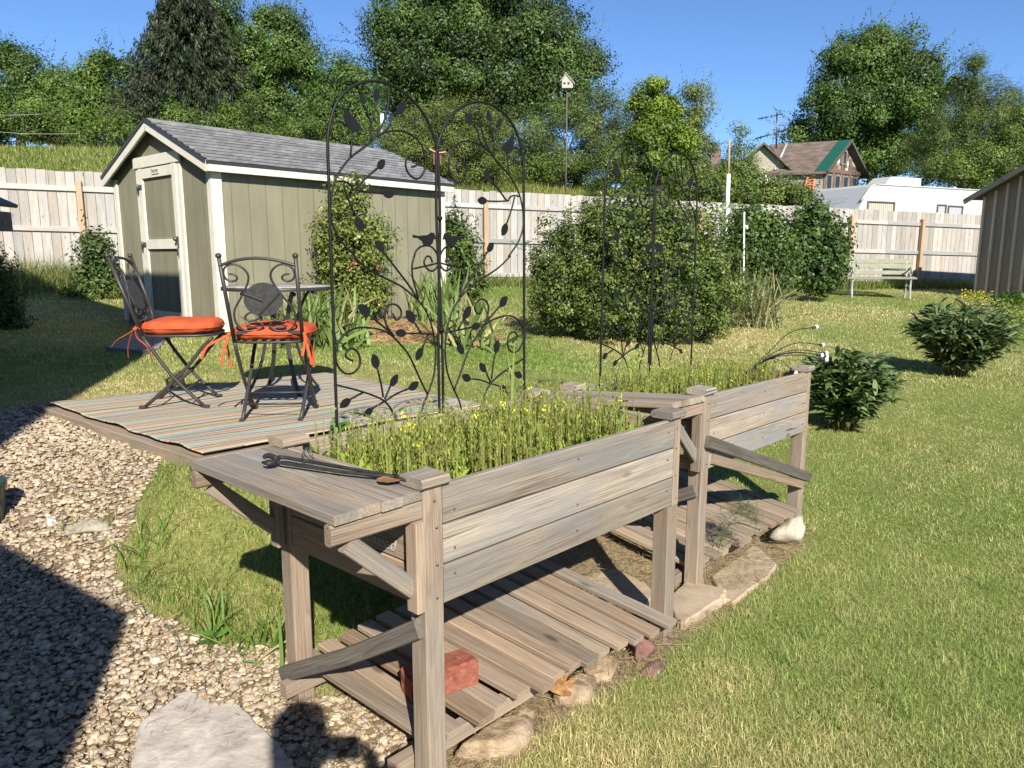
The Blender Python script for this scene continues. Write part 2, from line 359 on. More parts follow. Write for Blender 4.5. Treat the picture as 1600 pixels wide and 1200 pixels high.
# ================================================================== GROUND
def axis_pts(lo, a, b, hi, step, ns):
    l = a - np.geomspace(step, a-lo, ns)[::-1]; r = b + np.geomspace(step, hi-b, ns); return np.concatenate([l, np.arange(a, b+1e-6, step), r])
gx = axis_pts(-160, -6, 6, 160, .09, 46); gy = axis_pts(-60, -.6, 9, 220, .09, 46)
GX, GY = np.meshgrid(gx, gy); GZ = H(GX, GY)
near = np.clip(1-np.hypot(GX, GY-3)/9, 0, 1)
GZ = GZ + near*.008*noise2(GX, GY, 7, 3) + np.clip((GY-20)/20, 0, 1)*.12*noise2(GX, GY, .9, 5)
gravel_px = [(-60,636),(40,636),(68,640),(150,672),(215,694),(262,716),(252,742),(232,770),(205,800),(196,840),(186,875),(200,915),(226,950),(290,985),(340,1012),(392,1030),(430,1048),(470,1095),(560,1118),(640,1155),(700,1240),(640,1400),(-60,1400)]
gravel_poly = [G(min(u,1700), min(v,1290))[:2] for u, v in gravel_px]
gravel_poly[-1] = np.array([-3.9, .7]); gravel_poly[-2] = np.array([-.2, .9]); gravel_poly[-3] = np.array([-.12, 1.2]); gravel_poly[0] = np.array([-4.6, 4.4])
def near_poly(x, y, poly, jit=.05, seed=1):
    return inpoly(x + jit*noise2(x, y, 9, seed), y + jit*noise2(x, y, 9, seed+1), poly)
# bare strip of straw and soil along the planters' lawn side and under their shelves
A1 = P(664,757,1.64); L1 = P(452,699,2.03); B1 = P(1045,655,2.37); C2 = P(1096,617,2.76); D2 = P(1255,580,3.52); W2 = np.array([.262,3.17,.735])
A1[2]=.79; L1[2]=.785; B1[2]=.787; C2[2]=.792; D2[2]=.763
F1 = L1+B1-A1; E2 = W2+D2-C2; E2[2] = .71
def u2(a): a = np.array([a[0],a[1]]); return a/np.linalg.norm(a)
e1 = u2(B1-A1); e2 = u2(L1-A1)
dirt_poly = [G(u,v)[:2] for u,v in ((700,1260),(810,1195),(880,1120),(960,1075),(1045,1030),(1085,985),(1180,918),(1225,880),(1280,838))] + [ D2[:2]+e2*.62, C2[:2]+e2*.7, B1[:2]+e2*.62, A1[:2]+e2*.55+e1*.1, A1[:2]+e2*.3-e1*.25, A1[:2]-e2*.05-e1*.1]
mulch_c = G(610,522)[:2]
def ground_masks(x, y):
    gmask = near_poly(x, y, gravel_poly, .085); dmask = near_poly(x, y, dirt_poly, .03, 5)
    mm = (((x-mulch_c[0])*.75)**2 + ((y-mulch_c[1])*1.15)**2 + .12*noise2(x,y,5,9)) < .95
    return gmask, dmask, mm
dry = noise2(GX, GY, 2.1, 21)*.5 + noise2(GX, GY, .55, 22)*.5
gm, dm, mm = ground_masks(GX, GY)
base = np.zeros(GX.shape+(3,)); k = np.clip(.5+.5*dry, 0, 1)[...,None]
base[:] = np.array([.13,.175,.04])*(1-k) + np.array([.27,.25,.10])*k
bank = np.clip((GY - fence_y(GX))/2, 0, 1)[...,None]; base = base*(1-bank) + bank*np.array([.12,.17,.03])
base[gm] = (.20,.155,.11); base[dm] = (.27,.205,.135); base[mm] = (.42,.29,.165)
GZ = np.where(mm, GZ + .15*np.clip(1-np.hypot(GX-mulch_c[0], GY-mulch_c[1]), 0, 1), GZ)
nx, ny = len(gx), len(gy); ii = np.arange(nx*ny).reshape(ny, nx)
Fq = np.stack([ii[:-1,:-1], ii[:-1,1:], ii[1:,1:], ii[1:,:-1]], -1).reshape(-1,4)
gmat = attr_mat('soil_and_turf', .95, 0, .1); t = NT(gmat); co = t.n('ShaderNodeTexCoord').outputs['Object']
fn = t.noise(co, 55, 6, .7); c = t.mix(.75, t.attr('col').outputs['Color'], t.ramp(fn, [(.25,(.35,.36,.34)),(.5,(.9,.9,.86)),(.75,(1.5,1.42,1.25))]), 'MULTIPLY')
t.l(c, t.b.inputs['Base Color']); t.bump(t.math('ADD', fn, t.noise(co, 14, 4)), .6, .02)
g_ = npmesh('ground', np.stack([GX,GY,GZ],-1).reshape(-1,3), [Fq], gmat, col=base.reshape(-1,3), smooth=True); tag(g_, kind='structure')
def Hs(x, y):
    z = H(x, y); n = np.clip(1-np.hypot(x, y-3)/9, 0, 1); z = z + n*.008*noise2(x, y, 7, 3)
    mm = ground_masks(x, y)[2]; return np.where(mm, z + .15*np.clip(1-np.hypot(x-mulch_c[0], y-mulch_c[1]), 0, 1), z)
# ------------------------------------------------------------------ gravel pebbles
def ico(level):
    bm = bmesh.new(); bmesh.ops.create_icosphere(bm, subdivisions=level, radius=1); V = np.array([v.co[:] for v in bm.verts]); Fc = np.array([[v.index for v in f.verts] for f in bm.faces]); bm.free(); return V, Fc
IV, IF = ico(2)
pal = np.array([[.42,.33,.23],[.35,.28,.21],[.47,.40,.31],[.38,.29,.18],[.27,.23,.20],[.22,.20,.20],[.52,.46,.38],[.40,.28,.20],[.31,.23,.17],[.44,.37,.30],[.33,.27,.22],[.40,.33,.25]])
def pebbles(name, x, y, size, lift, label, parent=None):
    n = len(x); var = []
    for k in range(14):
        d = np.ones(len(IV)); 
        for q in range(7): a = nrm(RNG.normal(size=3)); d = np.minimum(d, RNG.uniform(.55,.9)/np.maximum(IV@a,.05))
        var.append(IV*d[:,None])
    var = np.array(var); s = size*(.5+1.5*RNG.random(n)**2.6); asp = np.stack([np.ones(n), .6+.35*RNG.random(n), .32+.3*RNG.random(n)], 1)*s[:,None]
    V = var[RNG.integers(0,14,n)]*asp[:,None,:]
    a = RNG.random(n)*6.283; tx = RNG.normal(size=n)*.35; ty = RNG.normal(size=n)*.35
    ca,sa = np.cos(a),np.sin(a); Rz = np.stack([np.stack([ca,-sa,0*a],-1),np.stack([sa,ca,0*a],-1),np.stack([0*a,0*a,1+0*a],-1)],1)
    Rx = np.stack([np.stack([1+0*a,0*a,0*a],-1),np.stack([0*a,np.cos(tx),-np.sin(tx)],-1),np.stack([0*a,np.sin(tx),np.cos(tx)],-1)],1)
    V = np.einsum('nij,nvj->nvi', Rz@Rx, V) + np.stack([x, y, Hs(x,y)+lift*RNG.random(n)+asp[:,2]*.35],-1)[:,None,:]
    c = (pal[RNG.integers(0,len(pal),n)]*.62+np.array([.40,.335,.26])*.38)*(.75+.45*RNG.random(n))[:,None]*1.02*np.array([1.02,1,.95])
    Fc = (np.arange(n)[:,None,None]*len(IV) + IF[None]).reshape(-1,3)
    return npmesh(name, V.reshape(-1,3), [Fc], M['pebble'], parent, np.repeat(c, len(IV), 0), False)
n = 210000; x = RNG.uniform(-4.2,.35,n); y = RNG.uniform(.9,5.1,n); dist = np.hypot(x,y)
keep = near_poly(x, y, gravel_poly, .095) & (RNG.random(n) < np.clip((2.6/dist)**.6, .3, 1)); x, y = x[keep], y[keep]
# keep the bed in view and a step beyond
kv = (np.abs(x) < .9*y+.7); x, y = x[kv][:50000], y[kv][:50000]
print('pebbles', len(x))
pb = pebbles('gravel', x, y, .0092, .014, ''); tag(pb, 'tan and grey river pebbles of the gravel bed beside the deck', 'gravel', kind='stuff')
# ------------------------------------------------------------------ lawn grass
dk_c = [P(313,711,3.26), P(65,630,4.46), P(510,582,5.67), P(765,632,4.40)]
for q in dk_c: q[2] = DK
deck_poly = [q[:2] for q in dk_c]
SQ = np.array([-3.11,8.0]); se = np.array([.66,.751]); sl = np.array([-.751,.66])       # shed corner, side direction, front direction
shed_poly = [SQ-se*.02-sl*.02, SQ+se*3.3, SQ+se*3.3+sl*2.44, SQ+sl*2.44]
def lawn(name, n, ylo, yhi, xlim, hgt, wid, bright=1, keepf=None):
    y = ylo + (yhi-ylo)*RNG.random(n); x = RNG.uniform(-1,1,n)*(xlim*y+.5)
    gm, dm, mm = ground_masks(x, y)
    ok = ~gm & ~mm & ~inpoly(x, y, deck_poly) & ~inpoly(x, y, shed_poly) & (y < fence_y(x)-.05)
    ok &= ~dm | (RNG.random(n) < .10)
    if keepf is not None: ok &= keepf(x, y)
    x, y = x[ok], y[ok]; n = len(x)
    patch = noise2(x, y, 2.1, 21)*.5 + noise2(x, y, .55, 22)*.5; fine = noise2(x, y, 14, 33)
    d = np.clip(.40 + .55*patch + .28*noise2(x, y, .95, 23) + .2*fine + .20*RNG.normal(size=n), 0, 1)[:,None]
    green = np.array([.165,.285,.055])*(.40+1.1*RNG.random(n))[:,None]; straw = np.array([.58,.515,.275])*(.5+.95*RNG.random(n))[:,None]
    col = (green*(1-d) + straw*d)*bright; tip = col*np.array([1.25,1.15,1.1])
    lens = hgt*(.5+.8*RNG.random(n))*(1+.25*fine)
    b = np.stack([x, y, Hs(x,y)-.004], -1)
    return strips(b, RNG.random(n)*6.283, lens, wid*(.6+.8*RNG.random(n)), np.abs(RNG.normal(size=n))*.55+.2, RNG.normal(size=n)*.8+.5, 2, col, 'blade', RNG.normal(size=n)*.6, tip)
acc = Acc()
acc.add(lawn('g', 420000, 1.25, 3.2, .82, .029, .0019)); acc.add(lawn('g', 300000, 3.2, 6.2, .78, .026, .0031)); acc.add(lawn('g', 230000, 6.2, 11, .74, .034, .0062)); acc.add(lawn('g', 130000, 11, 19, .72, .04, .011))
lw = acc.build('grass', M['grass']); tag(lw, 'short mown lawn grass with dry straw coloured patches', 'grass', kind='stuff')
# straw litter on the bare strip and among the pebbles
n = 70000; x = RNG.uniform(-2.2,1.9,n); y = RNG.uniform(1.1,4.3,n); _, dm, _ = ground_masks(x, y); gml = near_poly(x, y, gravel_poly, .05) & (RNG.random(n)<.30)
ok = (dm | gml); x, y = x[ok], y[ok]; n = len(x); gml = gml[ok]
b = np.stack([x, y, Hs(x,y)+.003+.024*RNG.random(n)**2+.012*gml],-1); c = np.array([.36,.28,.165])*(.35+.85*RNG.random(n))[:,None]
s_ = strips(b, RNG.random(n)*6.283, .025+.06*RNG.random(n), .0018+0*x, 1.45+.15*RNG.normal(size=n), .25*RNG.normal(size=n), 3, c, 'blade', RNG.normal(size=n))
st = npmesh('dry_straw', s_[0], [s_[1]], M['grass'], col=s_[2]); tag(st, 'dry straw and dead grass littering the bare soil along the planters', 'straw', kind='stuff')
n = 5000; a_ = RNG.random(n)*6.283; q_ = RNG.random(n)**.5; x = mulch_c[0]+1.3*q_*np.cos(a_); y = mulch_c[1]+.85*q_*np.sin(a_); b = np.stack([x,y,Hs(x,y)+.004+.012*RNG.random(n)],-1)
V = strips(b, RNG.random(n)*6.283, .05+.07*RNG.random(n), .007+.005*RNG.random(n), 1.4+.2*RNG.normal(size=n), .3*RNG.normal(size=n), 2, np.array([.44,.30,.165])*(.5+.7*RNG.random((n,1))), 'blade', RNG.normal(size=n))
mu_ = npmesh('straw_mulch', V[0], [V[1]], M['grass'], col=V[2]); tag(mu_, 'tan straw mulch heaped below the rose beside the green shed', 'mulch', kind='stuff')
# scattered lusher tufts and weeds in the lawn
n = 420; y = 1.3+RNG.random(n)**1.5*9; x = RNG.uniform(-1,1,n)*(.75*y+.4); gm, dm, mm = ground_masks(x, y); ok = ~gm & ~dm & ~mm & ~inpoly(x,y,deck_poly) & ~inpoly(x,y,shed_poly) & (noise2(x,y,3.1,61) > .15); x,y = x[ok],y[ok]
k_ = 16; xx = np.repeat(x,k_)+RNG.normal(size=len(x)*k_)*.018; yy = np.repeat(y,k_)+RNG.normal(size=len(x)*k_)*.018; m_ = len(xx); wide = np.repeat(RNG.random(len(x))<.35, k_)
c_ = np.where(wide[:,None], np.array([.125,.215,.045]), np.array([.16,.255,.055]))*(.6+.7*RNG.random((m_,1)))
V = strips(np.stack([xx,yy,Hs(xx,yy)-.004],-1), RNG.random(m_)*6.283, np.where(wide,.038,.062)*(.6+.7*RNG.random(m_)), np.where(wide,.013,.0042)*(.7+.5*RNG.random(m_)), np.where(wide,.9,.45)+.3*RNG.normal(size=m_), .6*RNG.random(m_), 3, c_, 'leaf', RNG.normal(size=m_)*.4)
wd_ = npmesh('lawn_weeds', V[0], [V[1]], M['grass'], col=V[2]); tag(wd_, 'darker tufts and broad leaved weeds scattered through the lawn', 'weeds', kind='stuff')
# ------------------------------------------------------------------ taller grass
def tall(name, label, pts_fn, n, hgt, wid, g1, g2, straw=.1, kind='stuff', tilt=.35):
    x, y = pts_fn(n); n = len(x); b = np.stack([x, y, Hs(x,y)-.01],-1); r = RNG.random(n)[:,None]; col = np.asarray(g1)*(1-r)+np.asarray(g2)*r
    sm = RNG.random(n) < straw; col[sm] = np.array([.38,.33,.15])*(.7+.5*RNG.random(sm.sum()))[:,None]
    V = strips(b, RNG.random(n)*6.283, hgt*(.4+.8*RNG.random(n)), wid*(.6+.8*RNG.random(n)), np.abs(RNG.normal(size=n))*tilt, .3+np.abs(RNG.normal(size=n))*.75, 4, col, 'blade', RNG.normal(size=n)*.4, col*1.2)
    o = npmesh(name, V[0], [V[1]], M['grass'], col=V[2]); tag(o, label, 'grass', kind=kind); return o
tpoly = [G(u,v)[:2] for u,v in [(268,722),(300,735),(420,760),(470,800),(600,880),(640,930),(560,1000),(480,1040),(430,1030),(380,1018),(320,985),(250,945),(205,905),(195,860),(215,800),(240,760)]]
def tp(n):
    x = RNG.uniform(-2.2,.4,n); y = RNG.uniform(1.6,3.9,n); k = near_poly(x, y, tpoly, .11) & (noise2(x,y,7,56) + RNG.normal(size=n)*.6 > -.25); return x[k], y[k]
tall('tall_grass', 'uncut green grass growing between the gravel bed and the nearest planter', tp, 60000, .078, .0036, (.06,.125,.018), (.21,.30,.06), .22, tilt=.55)
epoly = [G(u,v)[:2] for u,v in [(215,790),(200,840),(165,870),(150,905),(215,960),(300,1000),(400,1035),(440,1020),(380,960),(260,900),(250,800)]]
def ep(n):
    x = RNG.uniform(-2.4,.2,n); y = RNG.uniform(1.6,3.9,n); k = near_poly(x, y, epoly, .07) & (noise2(x,y,12,55)>.15); return x[k], y[k]
tall('tall_grass', 'long arching grass tufts spilling over the edge of the pebbles', ep, 7000, .20, .0065, (.08,.16,.02), (.16,.25,.05), .22, tilt=.7)
def fl(n):
    x = RNG.uniform(-10.5,-5.1,n); y = fence_y(x)-.15-np.abs(RNG.normal(size=n))*.8; k = ~inpoly(x, y, shed_poly); return x[k], y[k]
tall('tall_grass', 'tall unmown grass in front of the fence left of the green shed', fl, 9000, .5, .012, (.07,.12,.02), (.17,.20,.06), .3)
def fr(n):
    x = RNG.uniform(-.6,11.5,n); y = fence_y(x)-.12-np.abs(RNG.normal(size=n))*.22; return x, y
tall('tall_grass', 'strip of long grass along the foot of the fence behind the bench', fr, 9000, .30, .014, (.08,.13,.02), (.17,.21,.05), .2)
def bk(n):
    x = RNG.uniform(-24,5,n); y = fence_y(x)+.4+RNG.random(n)**.8*19; k = (y < 33) & (x > -.8*y); return x[k], y[k]
tall('meadow_grass', 'sunlit long grass on the bank behind the fence', bk, 90000, .34, .028, (.12,.18,.03), (.25,.29,.08), .25)
# ================================================================== DECK AND RUG
d_ = thing('deck_platform', 'low weathered timber platform under the striped rug', 'deck', dk_c[0]-(0,0,.12))
un = u2(dk_c[1]-dk_c[0]); ur = u2(dk_c[3]-dk_c[0])
for nm, a, b in (('edge_beam', dk_c[0], dk_c[1]), ('edge_beam', dk_c[0], dk_c[3]), ('edge_beam', dk_c[1], dk_c[2]), ('edge_beam', dk_c[3], dk_c[2])):
    off = np.array([*(nrm(np.r_[(a+b)[:2]/2-sum(dk_c)[:2]/4])*.015), -.046])
    dd = np.r_[u2(b-a), 0]
    MB().board(a+off-dd*.035, b+off+dd*.035, .075, .045, ch=.005, warp=.004).build(nm, M['post'], d_)
mb = MB()
for i in range(14):
    q0 = (i+.5)/14; a = dk_c[0]*(1-q0)+dk_c[3]*q0; b = dk_c[1]*(1-q0)+dk_c[2]*q0
    mb.board(a-(0,0,.032), b-(0,0,.032), .022, .108)
mb.build('deck_boards', M['slat'], d_)
# rug: a rippled woven sheet, stripes run along the long way
nu, nv = 120, 90; U, Vv = np.meshgrid(np.linspace(0,1,nu), np.linspace(0,1,nv)); wob = .012*noise2(U*3, Vv*3, 4, 71); U2 = np.clip(U,0,1)*1.0 + .0*U; 
def rugp(U, Vv):
    e = .014*noise2(U*2, Vv*5, 5, 72)
    Uq = U + .45*e*(np.abs(U-.5)*2)**6; Vq = Vv + .005*noise2(U*6, Vv*2, 5, 73)*(np.abs(Vv-.5)*2)**6
    Uq = .012+.976*Uq; Vq = .012+.976*Vq
    p = (dk_c[0]*((1-Uq)*(1-Vq))[...,None] + dk_c[3]*(Uq*(1-Vq))[...,None] + dk_c[1]*((1-Uq)*Vq)[...,None] + dk_c[2]*(Uq*Vq)[...,None])
    p[...,2] += .006 + .007*np.clip(noise2(U*2.2, Vv*7, 4, 74), -.6, 2)*(.4+.6*(U<.5)*(1-U)) ; return p
RP = rugp(U, Vv); top = RP.reshape(-1,3); bot = top - (0,0,.006); ii = np.arange(nu*nv).reshape(nv,nu)
Fq = np.stack([ii[:-1,:-1],ii[:-1,1:],ii[1:,1:],ii[1:,:-1]],-1).reshape(-1,4); N0 = nu*nv
bd = np.concatenate([ii[0,:], ii[1:,-1], ii[-1,-2::-1], ii[-2:0:-1,0]]); nb = np.roll(bd,-1); side = np.stack([bd, bd+N0, nb+N0, nb], -1)
rug = npmesh('striped_rug', np.concatenate([top,bot]), [Fq, Fq[:,::-1]+N0, side], None, smooth=True)
UV = np.stack([U.ravel(), (Vv+.016*noise2(U*1.6, Vv*2, 3, 75)).ravel(), 0*U.ravel()], -1); set_attr(rug.data, 'gr', 'FLOAT_VECTOR', np.concatenate([UV,UV]))
m = mat('woven_striped_rug', rough=.95, spec=.1); t = NT(m); g = t.attr('gr').outputs['Vector']; sx = t.n('ShaderNodeSeparateXYZ'); t.l(g, sx.inputs[0])
yy = t.math('ADD', t.math('MULTIPLY', sx.outputs[1], 2.5), t.math('MULTIPLY', t.noise(g, 5, 2), .05)); fr = t.math('FRACT', yy)
cream=(.42,.39,.32); blu=(.23,.29,.30); ora=(.42,.22,.12); gre=(.34,.37,.33); nav=(.035,.04,.055); san=(.48,.37,.26); lbl=(.31,.345,.325); grn=(.40,.42,.30)
seq = [(0,cream),(.045,ora),(.085,san),(.11,nav),(.125,lbl),(.19,grn),(.215,ora),(.245,cream),(.275,nav),(.288,gre),(.35,lbl),(.40,nav),(.415,san),(.45,ora),(.50,cream),(.53,nav),(.542,blu),(.60,lbl),(.64,cream),(.665,ora),(.705,san),(.725,nav),(.74,grn),(.80,lbl),(.835,nav),(.85,ora),(.89,cream),(.93,lbl),(.965,nav),(.98,san)]
r = t.ramp(fr, seq); r.node.color_ramp.interpolation = 'CONSTANT'
wv = t.noise(t.mapping(g, (60, 700, 1)), 1, 3, .6); c = t.mix(.4, r, t.ramp(wv, [(.3,(.5,.5,.5)),(.7,(1.25,1.25,1.22))]), 'MULTIPLY')
lo = t.noise(g, 7, 4); c = t.mix(t.ramp(lo, [(.4,(0,0,0)),(.75,(.25,.25,.25))]), c, (.42,.38,.31))
t.l(c, t.b.inputs['Base Color']); t.bump(t.math('ADD', wv, t.math('MULTIPLY', t.noise(g, 30, 3), .5)), .6, .004); rug.data.materials.append(m)
tag(rug, 'striped woven outdoor rug in orange, blue and cream lying on the low deck', 'rug')
# ================================================================== PLANTERS
def planter(label, A, B, L, Fp, zb, wing_over, slat_z, brace_front=False, nslat=13, gap_drop=0):
    root = thing('raised_planter', label, 'planter', (A[0], A[1], zb[0]))
    eA = u2(B-A); eL = u2(L-A); la = np.linalg.norm((B-A)[:2]); ll = np.linalg.norm((L-A)[:2]); z1 = np.array([0,0,1.])
    eA3 = np.r_[eA,0]; eL3 = np.r_[eL,0]
    def Q(s, t, dz=0):            # metres along the side / across, height from the rim
        a, b = s/la, t/ll; p = A*(1-a)*(1-b) + B*a*(1-b) + L*(1-a)*b + Fp*a*b; p = p.copy(); p[2] += dz; return p
    ps = .056
    for (s, t_, zz, right) in ((0,0,zb[0],0),(la,0,zb[1],1),(0,ll,zb[2],0),(la,ll,zb[3],1)):
        c = Q(s, t_); b = np.array([c[0],c[1],zz-.03]); mb = MB()
        if right and t_ == 0:
            mid = np.array([c[0],c[1],c[2]-.293]); mb.board(b, mid, ps, ps, eA3)
            k = eA3*.011; mb.board(mid+k+z1*.001, c+k, .034, ps+.001, eA3)
        else: mb.board(b, c, ps, ps, eA3, .003)
        po = mb.build('post', M['post'], root)
        cm = MB(); cc = c+z1*.012; cm.board(cc-eA3*.041, cc+eA3*.041, .082, .024, eL3, .005); cm.build('cap', M['board'], po)
        for dz in ((-.035,-.10,-.19,-.27) if t_ == 0 else ()): MB().ball(c+z1*dz-eL3*(ps/2)+eA3*random.uniform(0,.012), .004, .0025, .004, 6, 5).build('screw', M['galv'], po)
    bh, bt, gp = .0935, .02, .0042
    def panel(a, b, inward, nm, matn, s0, s1):
        mb = MB()
        for i in range(3):
            zc = -.004 - bh/2 - i*(bh+gp); mb.board(a+z1*zc+inward*s0, b+z1*zc+inward*s0, bh, bt, z1, .003, warp=.0012)
        o_ = mb.build(nm, M[matn], root)
        if nm == 'side_panel':
            for i in range(3):
                for q_ in (.035, .5, .965):
                    zc = -.004-bh/2-i*(bh+gp)+random.uniform(-.02,.02); MB().ball(a*(1-q_)+b*q_+z1*zc+inward*(s0-.0105), .0034,.0034,.0034,6,5).build('screw', M['galv'], o_)
        return o_
    panel(Q(ps/2+.001,0), Q(la-.007,0), eL3, 'side_panel', 'board', -.016, 0)
    panel(Q(ps/2+.001,ll), Q(la-ps/2-.001,ll), -eL3, 'side_panel', 'board', -.016, 0)
    endp = panel(Q(0,ps/2+.001), Q(0,ll-ps/2-.001), eA3, 'end_panel', 'slat', -.012, 0)
    panel(Q(la,ps/2+.001), Q(la,ll-ps/2-.001), -eA3, 'end_panel', 'slat', -.012, 0)
    mb = MB(); zs = -.085
    nn = 22; VV=[]; 
    for j in range(nn):
        for i in range(nn): q = Q(.02+(la-.04)*i/(nn-1), .02+(ll-.04)*j/(nn-1), zs); q[2] += .012*math.sin(i*1.9+j)*math.cos(j*2.3); VV.append(q)
    mb.add(VV, [(j*nn+i, j*nn+i+1, (j+1)*nn+i+1, (j+1)*nn+i) for j in range(nn-1) for i in range(nn-1)]); mb.build('soil', M['soil'], root)
    mb = MB(); mb.board(Q(.02, ll/2, -.285), Q(la-.02, ll/2, -.285), .012, ll-.05, z1); mb.build('bottom_panel', M['board'], root)
    # folding side shelf
    w = .235; mb = MB(); off0 = ps/2+.002
    for i in range(4):
        s = -off0-.028-i*.0585; mb.board(Q(s, -.03+random.uniform(-.003,.003), -.014), Q(s, ll+wing_over, -.014), .0572, .022, np.r_[eA,0], .0015)
    wg = mb.build('shelf_top', M['board'], root)
    for t_ in (-.012, ll+.012):
        mb = MB(); mb.board(Q(-off0, t_, -.050), Q(-off0-w, t_, -.050), .046, .024, z1, .005); mb.build('shelf_bearer', M['post'], root)
        mb = MB(); mb.board(Q(-off0-.0, t_, -.29)+eA3*-.012, Q(-off0, t_, -.075)+eA3*-.012, .040, .024, eL3 if t_>0.1 else eL3, .003); mb.build('shelf_upright', M['post'], root)
        mb = MB(); a = Q(-off0-.19, t_+.004, -.078); b = Q(-off0-.02, t_+.004, -.235); mb.board(a, b, .042, .022, z1, .003); mb.build('shelf_brace', M['board'], root)
    mb = MB(); mb.board(Q(-off0-.12, .02, -.036), Q(-off0-.12, ll-.02, -.036), .018, .03, z1); mb.build('shelf_cleat', M['post'], root)
    # low brace across the end legs
    a = Q(-ps/2-.009, ll+.04, 0); a[2] = zb[2]+.085; b = Q(-ps/2-.009, -.012, 0); b[2] = zb[0]+.455
    MB().board(a, b, .046, .017, z1, .003, warp=-.012).build('leg_brace', M['dark_board'], root)
    # slatted lower shelf
    mb = MB(); pitch = la/nslat
    for i in range(nslat+1):
        s = .03+i*pitch*.915; j = random.uniform(-.02,.02); e = random.uniform(-.016,.016); zz = slat_z + .018*(1-s/la) + random.uniform(-.003,.003)
        a = Q(s+e, .0-.055*s/la+j, 0); b = Q(s, ll+.02+j*.3, 0); a[2] = zb[1]*s/la+zb[0]*(1-s/la)+zz; b[2] = zb[3]*s/la+zb[2]*(1-s/la)+zz+.008
        mb.board(a, b, pitch*.70, .02, eA3, .003)
    mb.build('slatted_shelf', M['slat'], root)
    for t_ in (.06, ll-.02):
        a = Q(-.07, t_, 0); b = Q(la-.02, t_, 0); a[2] = zb[0 if t_<.3 else 2]+slat_z-.032; b[2] = zb[1]+slat_z-.032
        MB().board(a, b, .042, .035, z1).build('shelf_rail', M['post'], root)
    if brace_front:
        o = -ps/2-.013; a = Q(-.01, o, 0); a[2] = zb[0]+.645; b = Q(la+.05, o, 0); b[2] = zb[1]+.265
        MB().board(a, b, .046, .024, z1, .003).build('front_brace', M['dark_board'], root)
        a = Q(.05, o+.012, 0); a[2] = zb[0]+.565; b = Q(la-.01, o+.004, 0); b[2] = zb[1]+.24
        MB().board(a, b, .040, .016, z1, .003).build('front_brace', M['slat'], root)
    return root, Q, la, ll, eA3, eL3, endp
M['soil'] = noisy('dark_potting_soil', [(.3,(.035,.025,.018)),(.7,(.10,.075,.05))], 40, .95, (80,.8,.01))
p1, Q1, la1, ll1, ea, el, endp1 = planter('nearest weathered raised wooden planter with pruning tongs on its side shelf', A1, B1, L1, F1, (0,.0,.0,.06), .02, .105)
p2, Q2, la2, ll2, ea2, el2, endp2 = planter('further weathered raised planter with a dark diagonal board across its front', C2, D2, W2, E2, (-.03,-.03,.05,.06), .03, .115, True, 14)
# painted script on the near end panel
cu = bpy.data.curves.new('lettering','FONT'); cu.body = 'utinneed'; cu.size = .043; cu.extrude = .0008; cu.shear = .25
to = bpy.data.objects.new('lettering', cu); COL.objects.link(to); bpy.context.view_layer.update(); me = bpy.data.meshes.new_from_object(to.evaluated_get(bpy.context.evaluated_depsgraph_get())); bpy.data.objects.remove(to)
lt = link('lettering', me, mat('faded_white_lettering', (.40,.38,.34), .8), endp1); me.materials.clear(); me.materials.append(bpy.data.materials['faded_white_lettering'])
x_ = -el; z_ = np.array([0,0,1.]); y_ = np.cross(z_, x_); pos = Q1(-.0240, .235, -.178) - np.array(locof(endp1)); R = Matrix((( x_[0],z_[0],-ea[0],pos[0]),(x_[1],z_[1],-ea[1],pos[1]),(0,1,0,pos[2]),(0,0,0,1))); me.transform(R)
